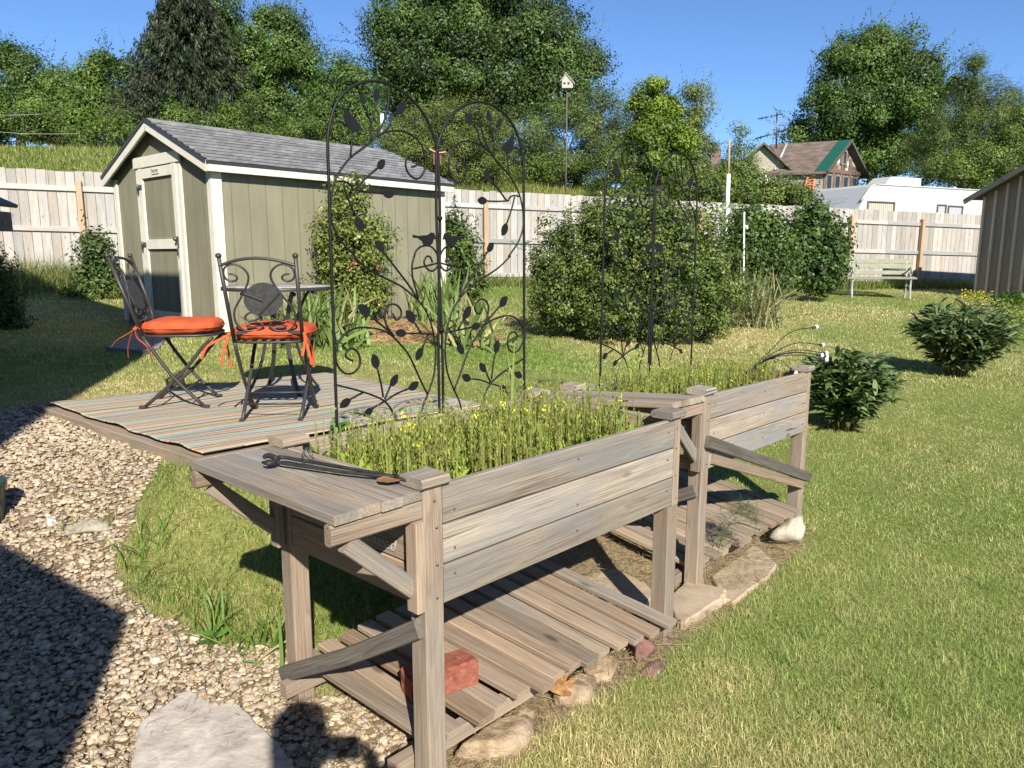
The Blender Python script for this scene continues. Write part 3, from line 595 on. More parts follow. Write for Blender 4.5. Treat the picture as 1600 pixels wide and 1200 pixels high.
# ------------------------------------------------------------------ planter weeds
def weeds(Q, la, ll, n, name, label, hmin, hmax, flowers):
    acc = Acc(); s = .05+(la-.09)*RNG.random(n); t_ = .045+(ll-.09)*RNG.random(n)
    b = np.array([Q(a, c, -.09) for a, c in zip(s, t_)]); h = hmin+(hmax-hmin)*RNG.random(n)**.9; az = RNG.random(n)*6.283; ti = np.abs(RNG.normal(size=n))*.10
    r = RNG.random(n)[:,None]; sc = np.array([.28,.235,.09])*(1-r) + np.array([.27,.33,.09])*r
    acc.add(strips(b, az, h, (.0058+0*h), ti, .10*RNG.normal(size=n), 4, sc, 'sword', RNG.normal(size=n)))
    acc.add(strips(b, az, h, .0042+0*h, ti, .10*RNG.normal(size=n), 4, sc, 'sword', RNG.normal(size=n)+1.57))
    k = 14; rep = np.repeat(np.arange(n), k); q = .25+.75*RNG.random(n*k); L = h[rep]*q; lb = b[rep] + np.stack([np.cos(az[rep])*np.sin(ti[rep])*L, np.sin(az[rep])*np.sin(ti[rep])*L, L*np.cos(ti[rep])], -1)
    yel = RNG.random((n*k,1)); lc = np.array([.20,.29,.055])*(1-yel) + np.array([.40,.42,.10])*yel; lc *= (.6+.6*RNG.random((n*k,1)))
    acc.add(strips(lb, RNG.random(n*k)*6.283, (.009+.008*RNG.random(n*k)), .0044+0*q, .25+.5*RNG.random(n*k), .2+0*q, 2, lc, 'leaf', RNG.normal(size=n*k)*.5))
    m2 = int(n*1.2); s = .04+(la-.07)*RNG.random(m2); t_ = .04+(ll-.08)*RNG.random(m2); b2 = np.array([Q(a, c, -.09) for a, c in zip(s, t_)])      # basal leaves
    lc = np.array([.17,.27,.05])*(.6+.7*RNG.random((m2,1)))+np.array([.13,.08,.0])*RNG.random((m2,1))
    acc.add(strips(b2, RNG.random(m2)*6.283, .05+.06*RNG.random(m2), .016+.014*RNG.random(m2), .25+.4*RNG.random(m2), .3+.5*RNG.random(m2), 4, lc, 'leaf', RNG.normal(size=m2)*.5))
    if flowers:
        f = RNG.choice(n, flowers); fb = np.repeat(b[f] + np.stack([np.cos(az[f])*np.sin(ti[f])*h[f], np.sin(az[f])*np.sin(ti[f])*h[f], h[f]*np.cos(ti[f])],-1), 5, 0) + RNG.normal(size=(flowers*5,3))*.006
        acc.add(cards(fb, unit(flowers*5)*.6+np.array([0,-.5,.6]), .008, .007, np.array([.80,.70,.05])*(.8+.3*RNG.random((flowers*5,1)))))
    o = acc.build(name, M['grass']); tag(o, label, 'weeds', kind='stuff'); return o
weeds(Q1, la1, ll1, 980, 'flowering_weeds', 'dense thin stalked weeds with tiny yellow flowers filling the nearest planter', .06, .18, 24)
weeds(Q2, la2, ll2, 1150, 'flowering_weeds', 'thicket of upright seeding weeds filling the further planter', .07, .165, 10)
# a few single taller plants
def sprig(label, base, h, nl, ll_, lw_, c, az, lean=.1, up=.6, name='weed_plant', cat='plant'):
    acc = Acc(); r = thing(name, label, cat, base)
    acc.add(strips(np.array([base]*2), np.array([az,az]), np.array([h,h]), np.array([.0075,.0075]), np.array([lean,lean]), np.array([.15,.15]), 6, np.array([c,c]), 'sword', np.array([0,1.57])))
    acc.build('stem', M['leaf'], r); acc = Acc(); q = np.linspace(.15,1,nl); P_ = np.asarray(base)+np.stack([np.cos(az)*np.sin(lean+.07*q)*h*q, np.sin(az)*np.sin(lean+.07*q)*h*q, np.cos(lean)*h*q],-1)
    acc.add(strips(P_, RNG.random(nl)*6.283, ll_*(1.2-.5*q), lw_+0*q, up+.3*RNG.random(nl), .5+.4*RNG.random(nl), 5, np.asarray(c)*(.8+.5*RNG.random((nl,1))), 'leaf', RNG.normal(size=nl)*.3)); acc.build('leaf_spray', M['leaf'], r); return r
sprig('broad pale leaf sprig standing by the right end of the nearest planter', Q1(la1-.12,.10,-.08), .13, 4, .032, .024, (.24,.33,.12), 1.0)
sprig('bolting green stalk leaning out past the left foot of the nearest trellis', Q1(.09,ll1-.12,-.08), .19, 9, .026, .010, (.15,.24,.06), 2.4, .2)
for i,(s,h,dz) in enumerate(((.70,.36,0),(.74,.33,1),(.78,.31,2))):
    b = Q1(s, ll1-.16+.02*i, -.08)
    sprig(['tallest bare grass stalk rising in front of the near trellis','middle bare grass stalk beside the tallest one in the near planter','shortest of the bare grass stalks in the near planter'][i], b, h, 3, .05, .004, (.28,.32,.10), 1.2*i, .05, .2, 'grass_stalk')
sprig('bright yellow green fleabane stalk in the middle of the further planter', Q2(.28,ll2-.12,-.08), .24, 24, .05, .010, (.22,.33,.06), .4, .08)
sprig('feathery stalk at the left end of the further planter', Q2(.16,ll2-.2,-.08), .20, 22, .045, .010, (.24,.34,.07), 2.0, .1)
# ================================================================== TRELLISES
T0 = np.array([-.52, 2.17, .70]); Td = np.r_[nrm([.70,.72]),0]; Tn = np.array([Td[1],-Td[0],0])
def tr(pts, zoom):
    ox, oy, sc = zoom; out = []
    for (x, y) in pts:
        d = ray(x/sc+ox, y/sc+oy); o = np.array([0,0,CAMZ]); k = np.dot(T0-o, Tn)/np.dot(d, Tn); p = o+d*k
        out.append((np.dot(p-T0, Td), p[2]-T0[2]))
    return out
Z1 = (500,110,4); Z2 = (500,400,4)
frame_l = [(0,.0)] + tr([(70,1200),(55,700),(48,450),(60,340),(100,210),(180,115),(280,72),(350,68),(430,85),(520,135),(610,220),(670,310),(710,410),(735,510),(742,640),(750,1000)], Z1) + [(.398,.32),(.398,0)]
vine = [tr([(430,90),(425,220),(390,340),(345,415),(320,445),(250,500),(190,545),(130,620),(90,700),(70,790),(65,870),(75,950),(110,1030),(160,1100),(220,1165)],Z1)+tr([(200,0),(300,80),(400,135),(500,185),(560,230),(615,280),(660,340),(690,410),(710,490),(722,580),(720,680),(705,770),(670,870),(640,950),(625,1020)],Z2),
 tr([(345,415),(400,390),(470,378),(540,388),(600,425),(640,480),(660,560),(655,620),(625,670),(590,675),(550,640),(535,590),(545,540),(575,530),(605,550),(608,585),(590,600),(570,602)],Z1),
 tr([(318,440),(318,385),(318,330),(290,250),(270,212)],Z1), tr([(318,330),(340,260),(347,195)],Z1), tr([(360,415),(430,355),(445,290),(487,255)],Z1),
 tr([(190,540),(200,440),(203,385)],Z1), tr([(160,345),(130,320),(95,325),(72,352),(68,385),(80,418),(105,436),(128,428),(130,400)],Z1),
 tr([(95,695),(150,695),(190,715),(215,745),(290,670),(355,615)],Z1), tr([(215,745),(300,760),(392,770)],Z1), tr([(145,705),(175,800),(222,910)],Z1), tr([(398,1130),(440,1192)],Z1)+tr([(500,110),(560,190),(610,270)],Z2),
 tr([(590,1160),(600,1130),(625,1105),(660,1095),(700,1105),(730,1145),(744,1185)],Z1), tr([(590,0),(575,60),(580,140),(600,210),(615,270)],Z2), tr([(745,25),(730,70),(700,95),(665,75),(650,40),(665,5),(688,6),(703,40)],Z2), tr([(580,80),(650,65),(738,44)],Z2),
 tr([(675,870),(630,780),(590,690),(550,610),(500,550),(450,500),(390,465),(310,448),(230,450),(170,475),(125,525),(100,590),(100,650),(120,700),(160,735),(210,730),(245,690),(250,640),(230,595),(195,578),(165,600),(165,635),(205,655)],Z2),
 tr([(465,500),(400,445),(310,370)],Z2), tr([(450,490),(415,430),(402,370),(415,325),(450,300),(490,315),(508,350),(500,385),(475,400),(455,360)],Z2),
 tr([(710,487),(620,485),(540,483)],Z2), tr([(630,480),(588,412)],Z2), tr([(675,490),(640,575)],Z2), tr([(88,803),(180,825),(270,850),(340,875),(400,905),(440,950),(470,1010)],Z2),
 tr([(270,852),(190,895)],Z2), tr([(395,880),(380,790),(358,703)],Z2), tr([(405,895),(440,812)],Z2), tr([(410,905),(480,860),(556,828)],Z2), tr([(400,910),(328,952)],Z2)]
leaves_ = [tr(q,Z1) for q in ([(272,212),(258,138)],[(349,198),(357,113)],[(485,260),(537,198)],[(358,618),(405,558)],[(388,768),(465,776)],[(222,912),(270,1012)],[(398,1132),(345,1062)])] + \
          [tr(q,Z2) for q in ([(312,372),(238,303)],[(540,483),(469,480)],[(592,418),(538,338)],[(640,572),(600,652)],[(192,893),(122,946)],[(358,706),(332,610)],[(440,816),(486,740)],[(553,836),(618,788)],[(330,952),(272,1002)])]
bird_a = tr([(140,232),(162,240),(185,270),(215,305),(238,335),(246,352),(268,384),(240,372),(226,385),(198,388),(172,362),(155,330),(143,290),(148,262)],Z1)
bird_b = tr([(573,1026),(607,1035),(640,1031),(668,1029),(688,1013),(708,1016),(714,1034),(721,1058),(706,1054),(696,1084),(672,1099),(645,1096),(630,1066),(606,1049),(577,1047)],Z1)
def trellis(label, foot, d, kfold):
    """two hinged panels; foot = left foot on the soil, d = run direction"""
    root = thing('garden_trellis', label, 'trellis', foot); foot = np.asarray(foot, float); d = np.asarray(d, float); nn_ = np.array([d[1],-d[0],0])
    for pi in (0,1):
        f = (lambda p, o=0: foot + d*p[0] + np.array([0,0,p[1]]) + nn_*o) if pi == 0 else (lambda p, o=0: foot + d*(.812-p[0]) + np.array([0,0,p[1]]) + nn_*(o+kfold*(p[0]-.4)))
        fr = MB().tube([f(p) for p in frame_l], .0047, 8, 4).build('trellis_frame', M['metal'], root)
        vb = MB()
        for v in vine: vb.tube([f(p) for p in v], .0032, 6, 3)
        vb.build('vine_scroll', M['metal'], root)
        for lf in leaves_:
            a, b = np.array(lf[0]), np.array(lf[1]); L = np.linalg.norm(b-a); ax = (b-a)/L; sd = np.array([-ax[1],ax[0]]); pl = []
            for q in np.linspace(0,1,9): pl.append(a+ax*L*q+sd*.29*L*math.sin(math.pi*min(q*.92+.05,1))**.9)
            for q in np.linspace(1,0,9)[1:-1]: pl.append(a+ax*L*q-sd*.29*L*math.sin(math.pi*min(q*.92+.05,1))**.9)
            MB().prism([f(p, random.uniform(-.0,.001)) for p in pl], nn_*.0022).build('metal_leaf', M['metal'], root)
        for bd in (bird_a, bird_b): MB().prism([f(p,.004) for p in bd], nn_*.0025).build('metal_bird', M['metal'], root)
    c = MB()
    for z in (.36,.72): c.tube([foot+d*.40+np.array([0,0,z])+nn_*.008, foot+d*.412+np.array([0,0,z])+nn_*.008], .006, 8)
    c.build('hinge_clip', M['metal'], root); return root
trellis('black iron arched trellis with leaves and birds standing in the nearest planter', T0, Td, .0)
trellis('black iron arched trellis in the further planter, in front of the big round shrub', (.395,3.31,.69), np.r_[nrm([.676,.737]),0], .0)
# ================================================================== CHAIRS, TABLE, CUSHIONS
def bistro_chair():
    r = thing('folding_chair', 'x', 'chair')
    mt = M['chair_metal']
    def zx(x, y):                   # back panel tracing -> chair space (right when seen from behind = -y local)
        z = .44+(1040-y)*.00051; lat = (x-(435+(y-100)*.09))*.000505; return np.array([-.185-(z-.45)*.30, -lat, z])
    for sgn in (-1,1):
        lat = .178*sgn
        mb = MB().tube([(.125,lat*.98,.0),(-.04,lat,.20),(-.185,lat,.45)], .0105, 8, 3); mb.box((.132,lat*.98,.006), .018,.012,.006); mb.build('leg', mt, r)
        mb = MB().tube([(-.215,lat*.86,.0),(.0,lat*.9,.205),(.12,lat*.9,.36),(.19,lat*.9,.435)], .0105, 8, 3); mb.box((-.222,lat*.86,.006), .018,.012,.006); mb.build('leg', mt, r)
        mb = MB().tube([(-.185,lat,.45),(-.325,lat*1.06,.925)], .0105, 8); mb.ball((-.328,lat*1.06,.935), .0155); mb.build('back_post', mt, r)
    MB().tube([(-.2,-.178,.005+.0),(-.2,.178,.005)], .004, 6).build('stretcher', mt, r) if False else None
    MB().tube([(.03,-.16,.115),(.03,.16,.115)], .006, 6).tube([(-.14,-.15,.08),(-.14,.15,.08)], .006, 6).build('stretcher', mt, r)
    s = MB(); ring = []
    for k in range(33):
        a = 2*math.pi*k/32; c_, s_ = math.cos(a), math.sin(a); ring.append((.205*math.copysign(abs(c_)**.55,c_)+.0, .195*math.copysign(abs(s_)**.55,s_), .45))
    s.tube(ring, .009, 6); 
    for i in range(7): s.board((-.19,-.15+i*.05,.448),(.19,-.15+i*.05,.448), .022,.005,(0,1,0))
    s.build('seat', mt, r)
    b = MB(); b.tube([zx(60,175),zx(250,112),zx(435,95),zx(620,118),zx(815,175)], .0085, 8, 5)
    b.board(zx(190,912), zx(850,912), .02,.007)
    L = [(150,262),(200,270),(230,300),(215,330),(170,340),(120,315),(98,260),(110,200),(160,165),(230,165),(300,210),(340,280),(330,360),(300,430),(250,530),(200,620),(180,700),(192,790),(240,860),(310,893),(400,890),(450,862),(468,830),(440,803)]
    L2 = [(425,720),(385,690),(330,690),(287,735),(315,775),(390,772),(430,740)]; L3 = [(300,838),(320,856),(370,850),(410,835)]
    for Q_ in (L, L2, L3):
        b.tube([zx(*p) for p in Q_], .0058, 6, 4)
        b.tube([zx(1015-(p[0]-0)+(p[1]-400)*.18-95, p[1]) for p in Q_], .0058, 6, 4)
    b.build('back_scroll', mt, r)
    c = zx(478,540); ax = nrm(zx(478,340)-zx(478,740)); sd = np.array([0,1.,0]); nn_ = np.cross(sd, ax); pl = [c+.098*(math.cos(a)*ax+math.sin(a)*sd) for a in np.linspace(0,6.283,33)[:-1]]
    md = MB().prism(pl, nn_*.012).build('back_medallion', M['medallion'], r)
    x = MB(); o = -nn_*.009 if nn_[0] > 0 else nn_*.009
    x.board(c+o+ax*.035-sd*-.09, c+o-ax*.005, .010,.004,sd); x.board(c+o+ax*.04-sd*.085, c+o-ax*.085+sd*.02, .010,.004,sd); x.build('medallion_strap', mt, md)
    return r
M['medallion'] = noisy('slate_medallion', [(.3,(.035,.036,.038)),(.7,(.075,.075,.077))], 40, .6, (50,.4,.003))
def cushion():
    r = thing('seat_cushion', 'x', 'cushion'); nx_, ny_ = 28, 28; V=[]; 
    n=40; rings=[]
    for side in (1,-1):
        pass
    V = [(0,0,.042)]; Fc=[]; m=14
    prof=[]
    for i in range(1,m+1):
        q=i/m; 
        prof.append((math.sin(q*math.pi) if False else None))
    sec=[]                          # (radius fraction, height)
    for a in np.linspace(90,-90,15)[1:-1]:
        a=math.radians(a); sec.append((.80+.20*math.cos(a), .036*math.sin(a)))
    full=[(.25,.043),(.5,.0435),(.68,.042)]+[(x_,.0+z_) for x_,z_ in sec]+[(.68,-.036),(.4,-.036)]
    k=44; V=[(0,0,.040)]
    for (rf,z) in full:
        for j in range(k):
            a=2*math.pi*j/k; c_,s_=math.cos(a),math.sin(a); wr=1+.012*math.sin(a*9+z*60)+.008*math.sin(a*17)
            V.append((.213*rf*wr*math.copysign(abs(c_)**.62,c_), .21*rf*wr*math.copysign(abs(s_)**.62,s_), z*(1+.10*math.sin(a*3+1)) + (.004*math.sin(a*11) if abs(z)<.03 else 0)))
    V.append((0,0,-.036)); Fc=[(0,1+j,1+(j+1)%k) for j in range(k)]; mm_=len(full)
    for i in range(mm_-1):
        for j in range(k): Fc.append((1+i*k+j,1+(i+1)*k+j,1+(i+1)*k+(j+1)%k,1+i*k+(j+1)%k))
    e=len(V)-1; Fc+=[(e,1+(mm_-1)*k+(j+1)%k,1+(mm_-1)*k+j) for j in range(k)]
    mb=MB(); mb.add(V,Fc,smooth=True); mb.build('pad', M['orange'], r, False)
    mb=MB(); ring=[]
    for j in range(k+1):
        a=2*math.pi*j/k; c_,s_=math.cos(a),math.sin(a); ring.append((.214*math.copysign(abs(c_)**.62,c_), .211*math.copysign(abs(s_)**.62,s_), -.002))
    mb.tube(ring,.004,6); mb.build('piping', M['orange'], r, False)
    for sg in (-1,1):
        mb=MB(); y=.185*sg
        def rib(p): 
            pts=crom([np.array(q,float) for q in p],4)
            for a,b in zip(pts[:-1],pts[1:]): mb.board(a,b,.013,.0016,(0,1,.3) if abs((b-a)[2])>.001 else (0,0,1),.0003)
        rib([(-.19,y,0),(-.215,y*1.05,.01),(-.235,y*1.08,-.03),(-.25,y*1.2,-.10),(-.25,y*1.25,-.16)])
        rib([(-.215,y*1.05,.0),(-.20,y*1.15,-.05),(-.15,y*1.2,-.10),(-.13,y*1.18,-.19)])
        rib([(-.215,y*1.05,.0),(-.26,y*1.1,-.03),(-.31,y*1.12,-.06),(-.345,y*1.1,-.10)] if sg<0 else [(-.215,y*1.05,0),(-.25,y*1.35,-.03),(-.27,y*1.6,-.06),(-.28,y*1.75,-.12)])
        mb.ball((-.215,y*1.05,0),.013,.011,.010); mb.build('tie', M['orange'], r, False)
    return r
ch1 = bistro_chair(); ch1['label'] = 'dark iron folding chair seen from behind, its back with a round slate medallion'; ch1['group'] = 'folding chairs on the rug'
ang1 = math.atan2(.395,-.03); c1 = np.array([-1.305,4.14,DK+.012]); ch1.location = c1; ch1.rotation_euler = (0,0,ang1)
ang2 = math.atan2(.16,.97); c2 = np.array([-1.945,4.44,DK+.012])
ch1.scale=(1,1,.93)
ch2 = dup(ch1, c2, ang2, 'dark iron folding chair seen side on, turned towards the table'); ch2.scale=(1,1,.93)
cu1 = cushion(); cu1['label'] = 'orange cushion tied to the chair that is seen from behind'; cu1['group'] = 'orange seat cushions'
cu1.location = c1+(0,0,.463); cu1.rotation_euler = (0,0,ang1)
dup(cu1, c2+(0,0,.463), ang2, 'orange cushion tied to the chair that stands side on')
tb = thing('bistro_table', 'small round iron table with pale mosaic top behind the two chairs', 'table', (-1.50,4.84,DK+.01))
M['mosaic'] = noisy('pale_mosaic_top', [(.35,(.18,.15,.14)),(.5,(.34,.31,.29)),(.7,(.44,.41,.39))], 18, .5, (60,.2,.002))
zt = .660; c = np.array([-1.50,4.84,DK+.01])
MB().lathe(c, [(.32,zt+.012),(.335,zt+.014),(.337,zt+.016)][::1]+[(.337,zt+.022),(.2,zt+.024),(.001,zt+.024)], 48).build('table_top', M['mosaic'], tb)
MB().lathe(c, [(.30,zt-.002),(.345,zt-.002),(.347,zt+.0),(.345,zt+.019),(.338,zt+.0195)], 48).build('rim', M['chair_metal'], tb)
for k in range(4):
    a = math.radians(40+90*k); e = np.array([math.cos(a),math.sin(a),0]); pr = [(.21,zt-.014),(.165,.58),(.115,.46),(.10,.36),(.13,.22),(.19,.08),(.245,0)]
    mb = MB(); pts = crom([c+e*r_+np.array([0,0,z]) for r_,z in pr],4); sdv = np.cross(e,[0,0,1.])
    for p,q in zip(pts[:-1],pts[1:]): mb.board(p-(q-p)*.06,q+(q-p)*.06,.025,.012,sdv)
    mb.build('leg', M['chair_metal'], tb)
    MB().ball(c+e*.235+np.array([0,0,zt-.024]),.014).build('bolt', M['chair_metal'], tb)
mb = MB().tube([c+np.array([.10*math.cos(a),.10*math.sin(a),.37]) for a in np.linspace(0,6.284,25)],.008,6); mb.build('ring', M['chair_metal'], tb)
# ================================================================== THINGS ON AND UNDER THE NEAREST PLANTER
def on(u, v, z):  # point of a sight line at height z
    d = ray(u,v); return np.array([0,0,CAMZ])+d*((z-CAMZ)/d[2])
zw = .797
tg = thing('pruning_tongs', 'long black iron tongs lying across the near side shelf', 'tongs', on(520,735,zw))
M['rusty'] = noisy('blackened_iron', [(.3,(.012,.012,.013)),(.7,(.04,.038,.036))], 30, .5, (80,.4,.002))
a0 = on(446,715,zw+.004); a1 = on(636,748,zw+.006); b0 = on(430,722,zw+.002); b1 = on(622,746,zw+.004); hd = on(415,719,zw+.002)
MB().tube([on(434,716,zw+.006), a0, on(540,731,zw+.006), a1], [.0065,.0048,.0044,.004], 8, 2).build('rod', M['rusty'], tg)
MB().tube([on(420,722,zw+.003), b0, on(540,738,zw+.003), b1], [.0065,.0045,.0042,.0036], 8, 2).build('rod', M['rusty'], tg)
MB().tube([on(433,717,zw+.006),on(422,712,zw+.009),on(414,713,zw+.008),on(414,716,zw+.007)],[.007,.0075,.006,.003],8,3).build('jaw', M['rusty'], tg)
MB().tube([on(434,718,zw+.006),on(428,722,zw+.006),on(418,724,zw+.006),on(410,722,zw+.006)],[.006,.007,.006,.003],8,3).build('jaw', M['rusty'], tg)
MB().tube([on(615,744,zw+.005),on(637,750,zw+.006)],.0065,8).build('grip', M['rusty'], tg)
lfm = noisy('dry_leaf', [(.3,(.13,.06,.025)),(.55,(.27,.14,.055)),(.75,(.38,.24,.11))], 45, .85, (90,.5,.003))
def dry_leaf(name, label, poly, z0, curl, cat='leaf'):
    mb = MB(); c = sum(poly)/len(poly); top = [p+np.array([0,0,curl*random.uniform(.4,1)]) for p in poly]; V = [c]+top; n=len(poly); Fc=[(0,1+i,1+(i+1)%n) for i in range(n)]
    V2=[v-np.array([0,0,.0012]) for v in V]; Fc2=[tuple(n+1+i for i in f[::-1]) for f in Fc]; side=[(1+i,n+2+i,n+2+(i+1)%n,1+(i+1)%n) for i in range(n)]
    mb.add(V+V2, Fc+Fc2+side, (1,1,1)); o = mb.build(name, lfm); tag(o, label, cat); return o
dry_leaf('dried_leaf','curled tan dried leaf on the near side shelf beside the tongs',[on(588,750,zw),on(600,747,zw),on(618,747,zw),on(630,750,zw),on(624,754,zw),on(606,756,zw),on(592,754,zw)],zw,.008)
wc = on(481,722,zw); wg_ = thing('wire_cone', 'small tangled wire cone on the near side shelf behind the tongs', 'wire', wc)
mb = MB(); 
for i in range(16):
    a = i*.9; mb.tube([wc+np.array([.018*math.cos(a),.018*math.sin(a),.003]), wc+np.array([.012*math.cos(a+.8),.012*math.sin(a+.8),.022]), wc+np.array([.004*math.cos(a+1.6),.004*math.sin(a+1.6),.036])], .0011, 4, 3)
mb.build('wire_strands', M['galv'], wg_)
def brick(label, c, yaw, dims=(.20,.095,.062), tilt=0):
    r = thing('brick', label, 'brick', c); bm = bmesh.new(); bmesh.ops.create_cube(bm, size=1)
    for v in bm.verts: v.co = Vector((v.co.x*dims[0], v.co.y*dims[1], v.co.z*dims[2]+dims[2]/2))
    bmesh.ops.bevel(bm, geom=bm.edges[:], offset=.006, segments=2, affect='EDGES'); bmesh.ops.subdivide_edges(bm, edges=bm.edges[:], cuts=2, use_grid_fill=True)
    for v in bm.verts: v.co += Vector([random.gauss(0,.0012) for _ in range(3)])
    me = bpy.data.meshes.new('block'); bm.to_mesh(me); bm.free(); o = link('brick', me, M['brick']); COL.objects.unlink(o) if False else None
    bpy.data.objects.remove(r); o.location = tuple(map(float,c)); o.rotation_euler = (tilt,0,yaw); tag(o, label, 'brick'); return o
ya = math.atan2(e1[1], e1[0]); sz = .13
brick('red clay brick on the slatted shelf behind the nearest post', on(688,1075,.132), ya-.25, (.20,.085,.075))
def rock(name, label, c, r, seed, m, lvl=3, cuts=7, rot=0, flat=None, cat='stone'):
    rg = np.random.default_rng(seed); V, Fc = ico(lvl); d = np.ones(len(V))
    for q in range(cuts): a = nrm(rg.normal(size=3)); d = np.minimum(d, rg.uniform(.38,.75)/np.maximum(V@a, .05))
    V = V*np.minimum(d,1)[:,None]*(1+.03*rg.normal(size=len(V)))[:,None]; ca,sa = math.cos(rot),math.sin(rot); V = V*np.asarray(r); V = np.stack([V[:,0]*ca-V[:,1]*sa, V[:,0]*sa+V[:,1]*ca, V[:,2]],-1)
    if flat is not None: V[:,2] = np.minimum(V[:,2], flat)
    o = npmesh(name, V, [Fc], m, smooth=lvl>3); o.location = tuple(map(float,c)); tag(o, label, cat); return o
def gr_(u, v, dz=0): p = G(u,v); return p+np.array([0,0,dz])
# stones propping the shelves, along the lawn side
for (u,v,r,m,sd,lab) in ((765,1165,(.15,.085,.06),'tan_stone',1,'large rough tan stone under the front corner of the near slatted shelf'),(818,1136,(.085,.055,.05),'tan_stone',2,'pale rounded tan stone just left of the dried maple leaf'),(905,1080,(.10,.065,.06),'tan_stone',3,'flat tan stone behind the dried maple leaf'),
   (938,1058,(.085,.06,.05),'tan_stone',4,'narrow tan stone right of the flat one at the shelf edge'),(1000,1028,(.06,.055,.06),'red_stone',5,'reddish stone with a white patch beside the right front post'),(1020,1048,(.06,.035,.015),'red_stone',6,'low dull red paver half sunk in the straw below the white patched stone')):
    rock('fieldstone', lab, gr_(u,v,.01), r, sd, M[m], 4, 9, ya)
rock('fieldstone','jagged cream stone leaning under the far end of the further slatted shelf', gr_(1238,850,.05), (.13,.085,.10), 23, noisy('cream_stone',[(.3,(.30,.26,.20)),(.7,(.56,.51,.42))],20,.9,(50,.6,.01)), 3, 14, .6)
rock('fieldstone','rounded grey fieldstone in the sunlit gravel beside the small white tile', gr_(140,832,.012), (.095,.06,.045), 21, M['grey_stone'], 4, 5, .2)
def orient_(P_): return 1 if sum(P_[i][0]*P_[(i+1)%len(P_)][1]-P_[(i+1)%len(P_)][0]*P_[i][1] for i in range(len(P_)))>0 else -1
def slab(name, label, pix, h, m, cat, z=None, rough=.0025):
    top = [ (on(u,v,z) if z is not None else gr_(u,v,h)) for u,v in pix]; zc = np.mean([p[2] for p in top]); top = [np.array([p[0],p[1],zc]) for p in top]
    pts=[]; n=len(top)
    for i in range(n):
        a,b=top[i],top[(i+1)%n]
        for q in np.linspace(0,1,7)[:-1]: pts.append(a*(1-q)+b*q+np.array([*RNG.normal(size=2)*rough,0]))
    n=len(pts); ctr=sum(pts)/n; mb=MB(); ch=np.array([0,0,.007]); ins=[]
    for i in range(n):
        e=u2(pts[(i+1)%n]-pts[i-1]); nn_=np.array([-e[1],e[0],0]); sgn=1
        ins.append(pts[i]+nn_*.006*orient_(pts))
    low=[p+np.array([0,0,-h-.10]) for p in pts]; V=[p for p in ins]+[p-ch for p in pts]+low
    Fc=[tuple(range(n))]+[(i,n+i,n+(i+1)%n,(i+1)%n) for i in range(n)]+[(n+i,2*n+i,2*n+(i+1)%n,n+(i+1)%n) for i in range(n)]
    if orient_(pts)<0: Fc=[f[::-1] for f in Fc]
    mb.add(V,Fc,(1,1,1)); o=mb.build(name,m); tag(o,label,cat); return o
slab('limestone_slab','large pale limestone slab lying in the gravel below the near planter',[(294,1083),(342,1116),(366,1107),(421,1160),(470,1230),(470,1290),(190,1290),(212,1195),(216,1146)],.035,M['slab_stone'],'stone slab')
sandm = noisy('sandstone_flag',[(.3,(.24,.18,.12)),(.55,(.38,.30,.21)),(.8,(.46,.38,.28))],7,.9,(40,.4,.006))
z0 = .045
slab('flagstone','flat sandstone flag under the end of the near slatted shelf, crossed by a brace shadow',[(895,900),(965,888),(1012,912),(1022,925),(1010,945),(940,930)],.03,sandm,'stone slab',.065)
slab('flagstone','pale sandstone flag under the left post of the further planter',[(1040,935),(1075,905),(1135,920),(1128,935),(1068,972),(1058,970)],.03,sandm,'stone slab',.048)
slab('flagstone','straw covered flat sandstone flag between the further shelf and the lawn',[(1130,935),(1110,900),(1180,850),(1215,880),(1200,900),(1146,940)],.02,sandm,'stone slab',.03)
slab('plank_offcut','short pale board end sticking out under the near slatted shelf',[(960,1000),(1020,978),(1028,990),(975,1014)],.02,M['pale_board'],'board',.035,.001)
slab('stepping_slab','grey concrete step slab on the lawn before the shed door',[(165,548),(215,520),(262,528),(250,548),(225,556)],.03,M['concrete'],'slab')
slab('broken_tile','broken brown tile beside the rounded grey stone in the gravel',[(28,818),(45,803),(57,806),(59,815),(35,824)],.02,noisy('brown_tile',[(.3,(.13,.09,.07)),(.7,(.24,.18,.14))],20,.7),'tile',None,.001)
slab('white_tile','small white square tile lying in the gravel',[(72,812),(88,808),(89,820),(75,822)],.016,mat('white_tile',(.66,.66,.68),.5),'tile',None,.0005)
mp=[]; mc = gr_(872,1106,.05); half=[(0,1.0),(10,.72),(16,.80),(26,.42),(40,.78),(50,.95),(58,.62),(66,.70),(80,.36),(95,.62),(108,.72),(118,.45),(140,.30),(172,.16)]
for a,rr in half+[(360-a,r_) for a,r_ in half[::-1] if a>0]:
    a=math.radians(a+70); lx,ly=.066*rr*math.cos(a),.066*rr*math.sin(a); mp.append(mc+np.array([lx, ly*.55, ly*.62+.35*abs(lx)]))
dry_leaf('maple_leaf','dried brown maple leaf on the straw beside the lawn',mp,0,.006)
# hose pot rim at the left edge
hp = P(-37,775,3.0); hp = np.array([hp[0],hp[1],h1(hp[0],hp[1])])
tag(MB().lathe(hp,[(.06,0),(.085,.01),(.105,.16),(.112,.165),(.112,.19),(.10,.19),(.095,.17),(.08,.05),(.01,.04)],32).build('garden_pot', mat('dark_green_glazed_pot',(.02,.05,.04),.3)),'dark green round garden pot at the left edge of the gravel','pot')
